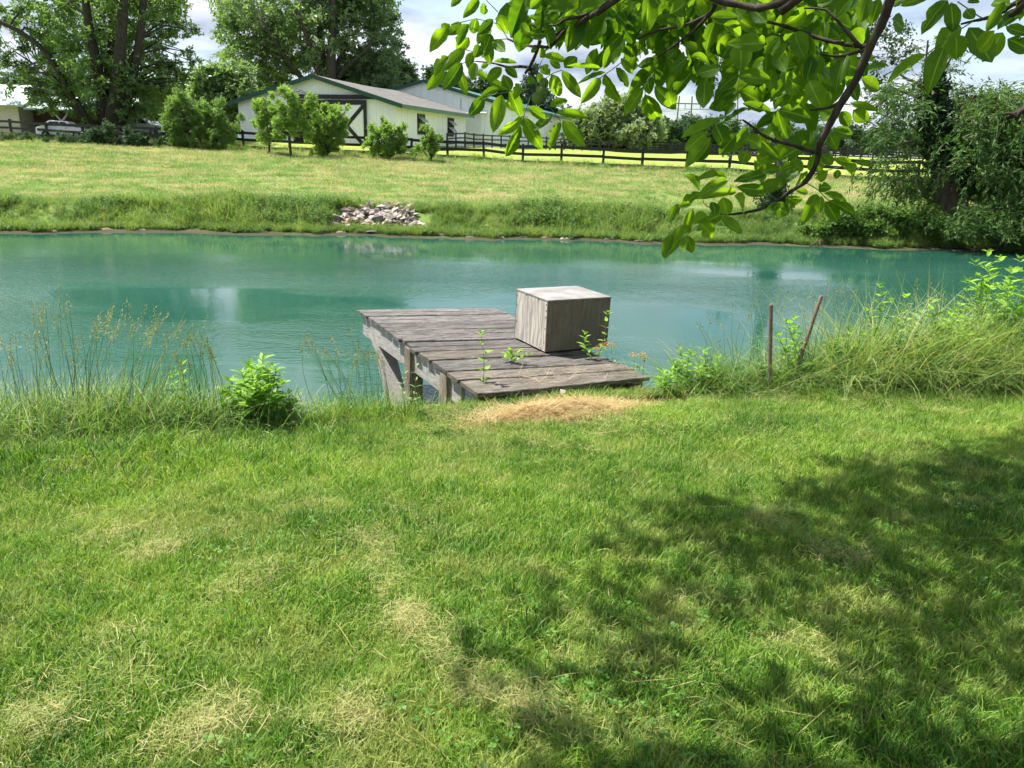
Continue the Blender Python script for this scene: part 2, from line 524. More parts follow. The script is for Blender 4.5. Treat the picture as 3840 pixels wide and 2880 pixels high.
M['stake'] = old_wood('brown_handle_wood', (0.13, 0.092, 0.066), (0.25, 0.185, 0.135), (0.33, 0.255, 0.195), along=(20, 20, 1), rand=False)
M['black_paint'] = plain('black_fence_paint', (0.018, 0.019, 0.022), 0.55, 0.4, 0.3, 5.0)
M['white_siding'] = painted_siding('white_barn_siding', (0.84, 0.86, 0.86))
M['grass_lit_siding'] = painted_siding('grass_lit_barn_siding', (0.87, 0.88, 0.85), 1.2, 0.2, 1)  # white wall too; warm light bounced off the grass is mixed into this colour
M['old_siding'] = painted_siding('flaking_white_siding', (0.80, 0.83, 0.85), 0.9, 0.75)
M['old_side'] = painted_siding('flaking_white_side', (0.84, 0.86, 0.88), 2.4, 0.4, 1)
M['white_paint'] = plain('white_paint', (0.78, 0.80, 0.80), 0.5, 0.4, 0.12, 2.0)
M['green_trim'] = plain('dark_green_trim', (0.018, 0.085, 0.052), 0.5, 0.4, 0.3, 3.0)
M['teal_trim'] = plain('faded_green_trim', (0.11, 0.21, 0.165), 0.6, 0.4, 0.3, 3.0)
M['green_roof'] = plain('green_metal_roof', (0.055, 0.155, 0.118), 0.45, 0.5, 0.25, 1.5)
M['brown_roof'] = plain('brown_felt_roof', (0.172, 0.166, 0.153), 0.9, 0.15, 0.3, 1.1, stretch=(1, 0.6, 1))
M['pale_roof'] = plain('pale_green_roof', (0.42, 0.54, 0.49), 0.5, 0.4, 0.2, 1.0)
M['metal_sheet'] = plain('white_corrugated_sheet', (0.72, 0.76, 0.78), 0.45, 0.5, 0.15, 1.5)
M['doorway_shade'] = plain('painted_doorway_shade', (0.02, 0.02, 0.02), 0.9)  # near-black colour stands for the unlit barn interior
M['cream_wall'] = plain('cream_house_wall', (0.62, 0.57, 0.48), 0.8, 0.2, 0.15, 2.0)
M['brown_wall'] = plain('brown_porch_boards', (0.14, 0.085, 0.055), 0.8, 0.2, 0.3, 3.0)
M['pane'] = plain('window_pane', (0.03, 0.035, 0.04), 0.1, 0.5, 0.1)
M['louvre'] = plain('pale_window_slat', (0.45, 0.47, 0.46), 0.5)
M['car_paint'] = plain('white_car_paint', (0.80, 0.81, 0.82), 0.25, 0.5, 0.05, 1.0, 0.0)
M['tyre'] = plain('tyre_rubber', (0.02, 0.02, 0.02), 0.85)
M['pole'] = plain('grey_pole_wood', (0.23, 0.215, 0.20), 0.8)
M['wire'] = plain('dark_wire', (0.06, 0.06, 0.065), 0.6)
M['bark_dark'] = bark_material('dark_maple_bark', (0.030, 0.026, 0.022), (0.085, 0.075, 0.065))
M['bark_grey'] = bark_material('grey_maple_bark', (0.055, 0.047, 0.040), (0.15, 0.135, 0.118))
M['bark_walnut'] = bark_material('walnut_twig_bark', (0.022, 0.017, 0.014), (0.085, 0.068, 0.055), 40.0)
M['bark_willow'] = bark_material('willow_bark', (0.060, 0.042, 0.032), (0.17, 0.125, 0.095))
M['lf_maple'] = leaf_material('maple_leaves', (0.045, 0.10, 0.034), (0.18, 0.28, 0.10), 0.45, spec=.45, rough=.42, scale=0.25)
M['lf_maple_b'] = leaf_material('grey_green_maple_leaves', (0.06, 0.12, 0.055), (0.23, 0.32, 0.16), 0.42, spec=.45, rough=.42, scale=0.25)
M['lf_dark'] = leaf_material('dark_tree_leaves', (0.020, 0.050, 0.022), (0.055, 0.105, 0.040), 0.25, scale=0.3)
M['lf_far'] = leaf_material('far_wood_leaves', (0.040, 0.080, 0.048), (0.090, 0.150, 0.075), 0.2, scale=0.1)
M['lf_silver'] = leaf_material('pale_silvery_leaves', (0.085, 0.135, 0.065), (0.24, 0.31, 0.16), 0.3, scale=0.3)
M['lf_bright'] = leaf_material('bright_bush_leaves', (0.075, 0.15, 0.038), (0.25, 0.37, 0.105), 0.48, scale=0.8)
M['lf_mid'] = leaf_material('mid_green_bush_leaves', (0.050, 0.115, 0.036), (0.175, 0.27, 0.085), 0.42, scale=0.8)
M['lf_thicket'] = leaf_material('thicket_leaves', (0.045, 0.105, 0.025), (0.15, 0.25, 0.065), 0.4, scale=0.8)
M['lf_shrub'] = leaf_material('deep_green_shrub_leaves', (0.020, 0.050, 0.022), (0.060, 0.115, 0.045), 0.25, scale=0.8)
M['lf_conifer'] = leaf_material('conifer_needles', (0.022, 0.050, 0.035), (0.060, 0.100, 0.065), 0.1)
M['lf_willow'] = leaf_material('willow_leaves', (0.026, 0.062, 0.016), (0.085, 0.160, 0.042), 0.36, scale=0.6)
M['lf_ivy'] = leaf_material('ivy_leaves', (0.014, 0.036, 0.014), (0.045, 0.085, 0.028), 0.2, scale=1.0)
M['lf_poplar'] = leaf_material('poplar_leaves', (0.025, 0.055, 0.022), (0.075, 0.125, 0.050), 0.3)
M['lf_walnut'] = leaf_material('walnut_leaflets', (0.034, 0.100, 0.013), (0.130, 0.245, 0.026), 0.60, (2.5, 2.15, 0.42), 0.22, 0.45, veins=True)
M['lf_weed'] = leaf_material('fresh_weed_leaves', (0.10, 0.22, 0.028), (0.30, 0.48, 0.075), 0.46)
M['lf_clover'] = leaf_material('clover_leaves', (0.05, 0.14, 0.022), (0.13, 0.28, 0.045), 0.35)
M['lf_milk'] = leaf_material('pale_milkweed_leaves', (0.14, 0.24, 0.10), (0.30, 0.42, 0.22), 0.35)
M['lf_bank'] = leaf_material('bank_weed_leaves', (0.045, 0.11, 0.034), (0.21, 0.32, 0.10), 0.42, scale=0.5, cs=(0.07, 0.14, 0.05))
M['stem_green'] = plain('green_stem', (0.13, 0.20, 0.06), 0.6)
M['stem_red'] = plain('reddish_stem', (0.20, 0.145, 0.09), 0.6)
M['flower'] = leaf_material('orange_blossom', (0.50, 0.24, 0.05), (0.62, 0.42, 0.12), 0.3, (1.2, 1.0, 0.6))
M['nut'] = plain('green_walnut_husk', (0.16, 0.26, 0.06), 0.6, 0.3, 0.3, 30.0)


def grass_material(name, stops, trans=0.35, pos_scale=0.9, stretch=(1, 1, 1), straw=(0.42, 0.34, 0.15), straw_at=None, straw_mix=0.0, tcol=(1.35, 1.4, 0.7), line=None):
    m, nt, out = new_mat(name)
    t = node(nt, 'Attribute', attribute_name='tint').outputs['Fac']
    oi = node(nt, 'ObjectInfo').outputs['Random']
    pos = node(nt, 'NewGeometry').outputs['Position']
    pos = mapping(nt, pos, stretch)
    n1 = noise_(nt, pos, pos_scale, 4, 0.6)
    n2 = noise_(nt, pos, pos_scale * 5, 3)
    v = math_(nt, 'ADD', math_(nt, 'MULTIPLY', t, 0.50), math_(nt, 'ADD', math_(nt, 'MULTIPLY', math_(nt, 'SUBTRACT', n1, 0.5), 1.1), math_(nt, 'MULTIPLY', n2, 0.55)))
    v = math_(nt, 'ADD', v, math_(nt, 'MULTIPLY', math_(nt, 'SUBTRACT', oi, 0.75), 0.22), clamp=True)
    col = ramp(nt, v, stops)
    if straw_mix:
        k = ramp(nt, math_(nt, 'ADD', math_(nt, 'MULTIPLY', n2, 0.6), math_(nt, 'MULTIPLY', noise_(nt, mapping(nt, pos, loc=(9, 3, 0)), pos_scale * 1.5, 5), 0.6)), straw_at)
        k = math_(nt, 'MULTIPLY', k, straw_mix)
        col = mixc(nt, k, col, straw)
    dry = ramp(nt, t, [(0.90, 0.0), (0.93, 1.0)])
    col = mixc(nt, math_(nt, 'MULTIPLY', dry, 0.8), col, straw)
    p = node(nt, 'BsdfPrincipled', {'Base Color': col, 'Roughness': 0.5, 'Specular IOR Level': 0.3})
    tr = node(nt, 'BsdfTranslucent', {'Color': mixc(nt, 1.0, col, tcol, 'MULTIPLY')})
    mx = node(nt, 'MixShader', {0: trans, 1: p.outputs[0], 2: tr.outputs[0]})
    nt.links.new(mx.outputs[0], out.inputs[0])
    return m


M['grass'] = grass_material('lawn_grass_blades', [(0.18, (0.036, 0.120, 0.010)), (0.5, (0.152, 0.288, 0.026)), (0.85, (0.345, 0.45, 0.080))],
                            0.36, 0.9, straw=(0.34, 0.35, 0.12), straw_at=[(0.58, 0.0), (0.74, 1.0)], straw_mix=0.5)
M['straw'] = grass_material('dry_straw', [(0.2, (0.42, 0.29, 0.125)), (0.5, (0.60, 0.455, 0.22)), (0.8, (0.70, 0.58, 0.34))], 0.4, 2.0, tcol=(1, 1, 0.9))
M['hay'] = grass_material('pale_clippings', [(0.2, (0.22, 0.25, 0.06)), (0.5, (0.37, 0.37, 0.125)), (0.8, (0.52, 0.47, 0.20))], 0.25, 2.0, tcol=(1, 1, 0.8))
M['field_grass'] = grass_material('field_grass_blades', [(0.2, (0.090, 0.195, 0.034)), (0.5, (0.160, 0.285, 0.060)), (0.8, (0.25, 0.355, 0.10))],
                                  0.3, 0.35, stretch=(.45, 1.5, 1), straw=(0.50, 0.40, 0.25), straw_at=[(0.60, 0.0), (0.65, 1.0)], straw_mix=0.95)
M['bank_grass'] = grass_material('green_bank_grass', [(0.2, (0.085, 0.17, 0.03)), (0.5, (0.18, 0.29, 0.06)), (0.8, (0.31, 0.40, 0.11))], 0.35, 0.5, stretch=(1, .5, 1), straw=(0.33, 0.32, 0.15))
M['tall_grass'] = grass_material('long_bank_grass', [(0.2, (0.085, 0.18, 0.035)), (0.5, (0.18, 0.295, 0.075)), (0.8, (0.33, 0.42, 0.16))], 0.4, 1.2,
                                 straw=(0.42, 0.36, 0.20))
M['dry_tall'] = grass_material('dry_bank_grass', [(0.2, (0.13, 0.23, 0.05)), (0.5, (0.27, 0.36, 0.11)), (0.8, (0.45, 0.47, 0.21))], 0.4, 1.5)
M['seed'] = grass_material('grass_seed_heads', [(0.2, (0.16, 0.20, 0.09)), (0.5, (0.27, 0.29, 0.15)), (0.8, (0.42, 0.40, 0.26))], 0.3, 2.0)

# ------------------------------------------------------------------ ground and water
def lines(*segs):
    out = []
    for a, b, st in segs:
        out += list(np.arange(a, b - 1e-6, st))
    out.append(segs[-1][1])
    return np.array(out)


gx = lines((-420, -120, 50), (-120, -40, 8), (-40, -8, 1.2), (-8, 8, 0.16), (8, 40, 1.2), (40, 120, 8), (120, 420, 50))
gy = lines((-40, 0, 4), (0, 9.5, 0.16), (9.5, 22, 1.2), (22, 32, 0.3), (32, 75, 1.2), (75, 140, 5), (140, 900, 60))
GX, GY = np.meshgrid(gx, gy)
GZ = ground(GX, GY)
nx, ny = len(gx), len(gy)
ii = np.arange((nx) * (ny)).reshape(ny, nx)
gf = np.stack([ii[:-1, :-1], ii[:-1, 1:], ii[1:, 1:], ii[1:, :-1]], -1).reshape(-1, 4)
g = link('ground', fast_mesh('ground', np.stack([GX, GY, GZ], -1).reshape(-1, 3), gf, [M['ground']], None, True))
tag(g, kind='structure')
wx, wy = np.linspace(-90, 90, 19), np.linspace(2, 30, 15)
WX, WY = np.meshgrid(wx, wy)
ii = np.arange(19 * 15).reshape(15, 19)
wf = np.stack([ii[:-1, :-1], ii[:-1, 1:], ii[1:, 1:], ii[1:, :-1]], -1).reshape(-1, 4)
w = link('water', fast_mesh('water', np.stack([WX, WY, np.full_like(WX, WATER_Z)], -1).reshape(-1, 3), wf, [M['water']], None, True))
tag(w, kind='structure')
def onground(px, py):
    """place on the near lawn seen at a pixel; beyond the lawn edge it falls on the top of the bank"""
    z = -0.3
    for _ in range(25):
        p = at_z(px, py, z)
        z = 0.5 * z + 0.5 * gz(p.x, min(p.y, float(lawn_edge(p.x)) - .01))
    e = float(lawn_edge(p.x))
    if p.y > e:
        ny = e + min(.55, .22 * (p.y - e)); p = Vector((p.x * ny / p.y, ny, 0))
    return Vector((p.x, p.y, gz(p.x, p.y)))


# ------------------------------------------------------------------ foliage builders
KITE = (np.array([(0, 0, 0), (-.32, .45, .09), (0, 1, 0), (.32, .45, .09)], float), np.array([(0, 3, 2), (0, 2, 1)]))
NARROW = (np.array([(0, 0, 0), (-.12, .45, .02), (0, 1, -.04), (.12, .45, .02)], float), np.array([(0, 3, 2), (0, 2, 1)]))


def _sprig(angles, tilt, w=.30):
    V, Fc = [], []
    for i, (a, t) in enumerate(zip(angles, tilt)):
        k = np.array([(0, 0, 0), (-w, .5, .10), (0, 1, -.05), (w, .5, .10)], float)
        k[:, 2] += k[:, 1] * t
        c, s = math.cos(a), math.sin(a)
        k = np.stack([k[:, 0] * c - k[:, 1] * s, k[:, 0] * s + k[:, 1] * c, k[:, 2]], 1)
        V.append(k); Fc += [(4 * i, 4 * i + 3, 4 * i + 2), (4 * i, 4 * i + 2, 4 * i + 1)]
    return np.concatenate(V), np.array(Fc)


SPRIG = _sprig((0.0, 1.25, -1.25, 2.6), (0.1, -.3, -.25, .25))


def leaf_arrays(P, size, tmpl=KITE, dirs=None, jit=0.4, upb=0.5, rng=RNG):
    P = np.asarray(P, float).reshape(-1, 3); n = len(P)
    size = np.broadcast_to(np.asarray(size, float), (n,))
    Y = rng.normal(size=(n, 3))
    if dirs is not None:
        Y = np.asarray(dirs) + jit * Y
    Y /= np.linalg.norm(Y, axis=1, keepdims=True) + 1e-9
    Zv = rng.normal(size=(n, 3)); Zv[:, 2] = np.abs(Zv[:, 2]) * (1 + upb) + upb
    Zv -= (Zv * Y).sum(1, keepdims=True) * Y
    Zv /= np.linalg.norm(Zv, axis=1, keepdims=True) + 1e-9
    X = np.cross(Y, Zv)
    T, Fc = tmpl
    V = P[:, None] + size[:, None, None] * (T[None, :, 0:1] * X[:, None] + T[None, :, 1:2] * Y[:, None] + T[None, :, 2:3] * Zv[:, None])
    k = len(T)
    FF = (Fc[None] + (np.arange(n) * k)[:, None, None]).reshape(-1, Fc.shape[1])
    return V.reshape(-1, 3), FF, k


def leaf_obj(name, P, size, tint, mat, parent=None, tmpl=KITE, dirs=None, jit=0.4, upb=0.5):
    V, FF, k = leaf_arrays(P, size, tmpl, dirs, jit, upb)
    if parent is not None:
        V = V - np.array(parent.location)
    return link(name, fast_mesh(name, V, FF, [mat], np.repeat(np.asarray(tint, float), k)), parent)


def blades(P, az, L, w, lean, droop, segs=4, rng=RNG):
    """ribbons: lean = angle from upright at the root, droop = extra angle gained to the tip"""
    P = np.asarray(P, float).reshape(-1, 3); n = len(P)
    b = lambda q: np.broadcast_to(np.asarray(q, float), (n,))
    az, L, w, lean, droop = map(b, (az, L, w, lean, droop))
    hx, hy = np.cos(az), np.sin(az)
    sa = az + math.pi / 2 + rng.normal(0, .35, n)
    side = np.stack([np.cos(sa), np.sin(sa), rng.normal(0, .25, n)], 1)
    C = P.copy(); rings = []
    for i in range(segs + 1):
        t = i / segs
        ww = w * (0.75 + 0.5 * t if t < .35 else 0.925 * (1 - ((t - .35) / .65) ** 1.6) + .04) * .5
        rings.append(C - side * ww[:, None]); rings.append(C + side * ww[:, None])
        th = lean + droop * (t + .5 / segs)
        st = L / segs
        C = C + np.stack([np.sin(th) * hx * st, np.sin(th) * hy * st, np.cos(th) * st], 1)
    V = np.stack(rings, 1)
    k = 2 * (segs + 1)
    q = np.array([(2 * i, 2 * i + 1, 2 * i + 3, 2 * i + 2) for i in range(segs)])
    FF = (q[None] + (np.arange(n) * k)[:, None, None]).reshape(-1, 4)
    return V.reshape(-1, 3), FF, k, C


def join_arrays(parts):
    V, FF, T, o = [], [], [], 0
    for v, f, t in parts:
        if f.shape[1] == 3:
            f = np.concatenate([f, f[:, 2:3]], 1)
        V.append(v); FF.append(f + o); T.append(t); o += len(v)
    V, FF, T = np.concatenate(V), np.concatenate(FF), np.concatenate(T)
    faces = [tuple(q[:3]) if q[2] == q[3] else tuple(q) for q in FF.tolist()]
    return V, faces, T


def scatter(name, P, templates, yaw=None, scl=None, tilt=0.12, seed=0, idx=None, parent=None):
    """many small plants: one object whose points carry copies of a few template meshes"""
    rng = np.random.default_rng(seed + 100)
    P = np.asarray(P, np.float32); n = len(P)
    me = bpy.data.meshes.new(name); me.vertices.add(n); me.vertices.foreach_set('co', P.ravel())
    rot = np.stack([rng.normal(0, tilt, n), rng.normal(0, tilt, n), rng.uniform(0, 6.283, n) if yaw is None else yaw], 1).astype(np.float32)
    a = me.attributes.new('rot', 'FLOAT_VECTOR', 'POINT'); a.data.foreach_set('vector', rot.ravel())
    a = me.attributes.new('scl', 'FLOAT', 'POINT'); a.data.foreach_set('value', (rng.uniform(.7, 1.3, n) if scl is None else scl).astype(np.float32))
    a = me.attributes.new('idx', 'INT', 'POINT'); a.data.foreach_set('value', (rng.integers(0, len(templates), n) if idx is None else idx).astype(np.int32))
    o = link(name, me, parent)
    ng = bpy.data.node_groups.new(name + '_spread', 'GeometryNodeTree')
    ng.interface.new_socket('Geometry', in_out='INPUT', socket_type='NodeSocketGeometry')
    ng.interface.new_socket('Geometry', in_out='OUTPUT', socket_type='NodeSocketGeometry')
    N = ng.nodes.new; Lk = ng.links.new
    gi, go = N('NodeGroupInput'), N('NodeGroupOutput')
    jn = N('GeometryNodeJoinGeometry')
    for t in reversed(templates):
        to = bpy.data.objects.new(t.name, t)
        oi = N('GeometryNodeObjectInfo'); oi.inputs['Object'].default_value = to
        g2 = N('GeometryNodeGeometryToInstance'); Lk(oi.outputs['Geometry'], g2.inputs[0]); Lk(g2.outputs[0], jn.inputs[0])
    ip = N('GeometryNodeInstanceOnPoints'); ip.inputs['Pick Instance'].default_value = True

    def attr(nm, typ):
        q = N('GeometryNodeInputNamedAttribute'); q.data_type = typ; q.inputs['Name'].default_value = nm
        return q.outputs['Attribute']
    Lk(gi.outputs[0], ip.inputs['Points']); Lk(jn.outputs[0], ip.inputs['Instance'])
    Lk(attr('idx', 'INT'), ip.inputs['Instance Index'])
    er = N('FunctionNodeEulerToRotation'); Lk(attr('rot', 'FLOAT_VECTOR'), er.inputs[0]); Lk(er.outputs[0], ip.inputs['Rotation'])
    Lk(attr('scl', 'FLOAT'), ip.inputs['Scale'])
    Lk(ip.outputs[0], go.inputs[0])
    md = o.modifiers.new('spread', 'NODES'); md.node_group = ng
    return o


def mesh_of(name, parts, mat):
    V, Fc, T = join_arrays(parts)
    return fast_mesh(name, V, Fc, [mat] if not isinstance(mat, (list, tuple)) else mat, T)


def tuft(name, n, h, rad, mat, w=.0035, lean=.35, droop=.9, segs=3, hj=.35, flat=False, rng=RNG):
    P = np.zeros((n, 3)); r = rad * np.sqrt(rng.random(n)); a = rng.uniform(0, 6.283, n)
    P[:, 0], P[:, 1] = r * np.cos(a), r * np.sin(a)
    if flat:
        P[:, 2] = rng.uniform(.004, .05, n)
        ln, dr = rng.normal(1.45, .22, n), rng.normal(.1, .35, n)
    else:
        ln, dr = np.abs(rng.normal(0, lean, n)), np.abs(rng.normal(droop, .4, n))
    V, FF, k, _ = blades(P, rng.uniform(0, 6.283, n), h * (1 + hj * rng.normal(size=n)).clip(.3, 2), w * rng.uniform(.6, 1.4, n), ln, dr, segs, rng)
    return fast_mesh(name, V, FF, [mat], np.repeat(rng.random(n), k))


def weed_clump(name, nst, h, rad, mat, leaf=.14, tmpl=KITE, per=9, rng=RNG):
    P, S, D = [], [], []
    for _ in range(nst):
        a, r = rng.uniform(0, 6.283), rad * math.sqrt(rng.random())
        b = np.array([r * math.cos(a), r * math.sin(a), 0]); hh = h * rng.uniform(.5, 1.15)
        tip = b + np.array([rng.normal(0, .15) * hh, rng.normal(0, .15) * hh, hh])
        for j in range(per):
            t = (j + rng.random()) / per
            q = b + (tip - b) * t; aa = j * 2.4 + rng.normal(0, .4)
            P.append(q); S.append(leaf * rng.uniform(.5, 1.2) * (1.1 - .5 * t)); D.append((math.cos(aa), math.sin(aa), .35))
    V, FF, k = leaf_arrays(P, np.array(S), tmpl, np.array(D), .3, .6, rng)
    return fast_mesh(name, V, FF, [mat], np.repeat(rng.random(len(P)), k))


def blob_tree(name, label, cat, base, D, blobs, n_leaves, leaf, mat, bark, stems=(), depth=.8, group=None, tmpl=SPRIG, sigma=.30, limb=.10, upb=.5, shell=.45, sub=1.0, limbs=True, rise=.8):
    root = empty(name, base, label, cat, group)
    tr = MB(); samples = []
    m = D / F
    for pts, r0, r1, dz in stems:
        k = len(pts)
        W = [at_y(x, y, D + dz * i / max(1, k - 1)) for i, (x, y) in enumerate(pts)]
        if (W[0] - Vector(base)).length < 2.5:
            W[0] = Vector((W[0].x, W[0].y, min(W[0].z, base[2] - .1)))
        # smooth the polyline
        S = []
        for i in range(k - 1):
            p0, p1, p2, p3 = W[max(i - 1, 0)], W[i], W[i + 1], W[min(i + 2, k - 1)]
            for t in (0, .33, .67):
                S.append(.5 * ((2 * p1) + (p2 - p0) * t + (2 * p0 - 5 * p1 + 4 * p2 - p3) * t * t + (3 * p1 - p0 - 3 * p2 + p3) * t ** 3))
        S.append(W[-1])
        rr = [r0 + (r1 - r0) * (i / (len(S) - 1)) ** .8 for i in range(len(S))]
        if r0 > .2:
            rr[0] *= 1.25
        tr.tube(local(root, S), rr, 8, cap=False, rough=.06)
        samples += [(p, r) for p, r in zip(S, rr)]
    if not samples:
        samples = [(Vector(base), .05)]
    rng = np.random.default_rng(sum(map(ord, label)))
    P, T, wsum = [], [], sum(b[2] ** 2 for b in blobs)
    for bx, by, br in blobs:
        r = br * m
        for off in ((-.5, .5) if depth > 0 else (0,)):
            c = at_y(bx, by, D + (off + rng.uniform(-.3, .3)) * depth * 2 * max(r, 1.0))
            low = [s for s in samples if s[0].z < c.z + .1] or samples
            s0 = min(low, key=lambda s: (s[0] - c).length + .5 * abs(s[0].z - c.z))
            if limbs:
                mid = (s0[0] + c) * .5 + Vector((0, 0, .12 * (c - s0[0]).length)) + Vector(rng.normal(0, .06 * (c - s0[0]).length + 1e-6, 3))
                r0 = min(s0[1] * .6, limb)
                tr.tube(local(root, [s0[0], mid, c]), [r0, r0 * .65, r0 * .25], 5, cap=False)
            k = max(3, int(sub * 9))
            cc = rng.normal(size=(k, 3)); cc /= np.linalg.norm(cc, axis=1, keepdims=True)
            cc = np.array(c) + cc * r * (rng.random((k, 1)) ** shell)
            if limbs:
                for q in cc[::2]:
                    tr.tube(local(root, [c, (c + Vector(q)) * .5 + Vector((0, 0, .05 * r)), q]), [limb * .3, limb * .2, limb * .08], 4, cap=False)
            nl = int(n_leaves * br ** 2 / wsum / (2 if depth > 0 else 1))
            pick = rng.integers(0, k, nl)
            q = cc[pick] + rng.normal(size=(nl, 3)) * sigma * r * np.array([1, 1, rise])
            P.append(q); ct = rng.random(k)
            T.append(np.clip(.55 * rng.random(nl) + .45 * ct[pick], 0, 1))
    if tr.v:
        tr.build('trunk', M[bark], root, True)
    P = np.concatenate(P); T = np.concatenate(T)
    gz_ = ground(P[:, 0], P[:, 1]); keep = P[:, 2] > gz_ + .05
    P, T = P[keep], T[keep]
    leaf_obj('crown', P, leaf * RNG.uniform(.6, 1.35, len(P)), T, M[mat], root, tmpl, None, .4, upb)
    return root


# ------------------------------------------------------------------ barns and the house
def frame_empty(name, origin, ang, label, cat):
    return empty(name, origin, label, cat, None, ang)


FR = math.atan2(-.27, 1)


def gable_barn(root, W, L, eave, ridge, wall_front, wall_side, roof_mat, trim, ov=.55, rake=.45, rx=None):
    rx = W / 2 if rx is None else rx
    mb = MB(); t = .12
    # front and back gables with thickness
    for y0, nm in ((0, 'front_wall'), (L - t, 'back_wall')):
        q = MB()
        prof = [(0, -.6), (W, -.6), (W, eave), (rx, ridge), (0, eave)]
        V = [(x, y0, z) for x, z in prof] + [(x, y0 + t, z) for x, z in prof]
        q.add(V, [(0, 1, 2, 3, 4), (9, 8, 7, 6, 5)] + [(i, i + 5, (i + 1) % 5 + 5, (i + 1) % 5) for i in range(5)])
        q.build(nm, M[wall_front], root)
    for x0, nm in ((0, 'left_wall'), (W - t, 'right_wall')):
        q = MB(); q.box((x0 + (.003 if x0 else -.003), t, -.6), (x0 + t + (.003 if x0 else -.003), L - t, eave - .02)); q.build(nm, M[wall_side], root)
    # roof slabs
    def slope(xa, za, xb, zb, nm):
        q = MB(); th = .10; d = Vector((xb - xa, 0, zb - za)).normalized(); up = Vector((-d.z, 0, d.x))
        if up.z < 0:
            up = -up
        ns = 10
        V = []
        for i in range(ns + 1):
            y = -rake + (L + 2 * rake) * i / ns
            sg = -.10 * math.sin(math.pi * i / ns) + random.uniform(-.02, .02)
            for (x, z) in ((xa, za), (xb, zb)):
                V.append((x, y, z + sg + .02)); V.append((x + up.x * th, y, z + up.z * th + sg + .02))
        Fc = []
        for i in range(ns):
            a, b = 4 * i, 4 * i + 4
            Fc += [(a, a + 2, b + 2, b), (a + 1, b + 1, b + 3, a + 3), (a, b, b + 1, a + 1), (a + 2, a + 3, b + 3, b + 2)]
        Fc += [(0, 1, 3, 2), (4 * ns, 4 * ns + 2, 4 * ns + 3, 4 * ns + 1)]
        q.add(V, Fc); return q.build(nm, M[roof_mat], root)
    sl = (ridge - eave) / rx; sr = (ridge - eave) / (W - rx)
    slope(rx, ridge, -ov, eave - sl * ov, 'roof'); slope(rx, ridge, W + ov, eave - sr * ov, 'roof')
    # rake boards at the front, fascia on the sides
    for xe, s in ((-ov, sl), (W + ov, sr)):
        q = MB(); ze = eave - s * ov
        h = .34
        V = [(rx, -rake - .03, ridge + .14), (xe, -rake - .03, ze + .14), (xe, -rake - .03, ze + .14 - h), (rx, -rake - .03, ridge + .14 - h)]
        V += [(x, y + .06, z) for x, y, z in V]
        q.add(V, [(0, 1, 2, 3), (7, 6, 5, 4), (0, 4, 5, 1), (1, 5, 6, 2), (2, 6, 7, 3), (3, 7, 4, 0)])
        q.build('rake_board', M[trim], root)
    for xe, s in ((-ov - .045, sl), (W + ov + .005, sr)):
        q = MB(); ze = eave - s * ov
        q.box((xe, -rake + .04, ze - .2), (xe + .04, L + rake, ze + .12)); q.build('fascia_board', M['teal_trim' if trim == 'green_trim' else trim], root)
    return root


pR = gpt(396.5, 66.0)
B1W = 14.6
fx = Vector((math.cos(FR), math.sin(FR), 0)); fy = Vector((-math.sin(FR), math.cos(FR), 0))
o1 = Vector((pR.x, pR.y, 1.55)) - fx * B1W
barn = frame_empty('barn', o1, FR, 'low white barn with brown roof, green trim and black braced sliding door', 'barn')
gable_barn(barn, B1W, 17.5, 3.35, 5.35, 'white_siding', 'grass_lit_siding', 'brown_roof', 'green_trim', .75, .5, 7.5)
q = MB(); q.box((4.9, -.16, 3.62), (12.9, -.02, 3.95)); q.build('door_track', M['black_paint'], barn)
q = MB(); q.box((5.2, -.05, -.4), (8.5, -.012, 3.5)); q.build('doorway', M['doorway_shade'], barn)  # flat dark panel on the wall, painting the shade inside the open doorway
door = MB(); door.box((8.3, -.14, -.3), (12.1, -.08, 3.42)); door = door.build('door', M['white_siding'], barn)
for p, q_, w in (((8.3, 3.36), (12.1, 3.36), .36), ((11.95, 3.2), (11.95, -.3), .30), ((8.45, 3.2), (8.45, -.3), .30), ((8.3, -.25), (12.1, -.25), .3),
                 ((11.8, 3.1), (8.7, 0.0), .30), ((8.7, 3.1), (11.8, 0.0), .30)):
    q = MB(); off = -.16 - .02 * random.random()
    q.bar((p[0], off, p[1]), (q_[0], off, q_[1]), .05, w, (0, 0, 1) if p[1] == q_[1] else (1, 0, 0))
    q.build('door_brace', M['black_paint'], door)
for yy in (4.6, 12.2):
    wn = MB(); wn.box((B1W + .004, yy, 1.15), (B1W + .05, yy + 1.5, 2.65)); wn = wn.build('window', M['pane'], barn)
    for a, b in (((yy - .08, 1.05), (yy + .06, 2.75)), ((yy + 1.44, 1.05), (yy + 1.58, 2.75)), ((yy + .06, 2.63), (yy + 1.44, 2.75)), ((yy + .06, 1.05), (yy + 1.44, 1.17))):
        q = MB(); q.box((B1W + .006, a[0], a[1]), (B1W + .09, b[0], b[1])); q.build('window_frame', M['black_paint'], wn)
    for zz in (2.05, 1.45):
        q = MB(); V = [(B1W + .05, yy + .1, zz + .42), (B1W + .05, yy + 1.4, zz + .42), (B1W + .55, yy + 1.4, zz), (B1W + .55, yy + .1, zz)]
        V += [(x, y, z + .03) for x, y, z in V]
        q.add(V, [(3, 2, 1, 0), (4, 5, 6, 7), (0, 1, 5, 4), (1, 2, 6, 5), (2, 3, 7, 6), (3, 0, 4, 7)]); q.build('window_flap', M['louvre'], wn)

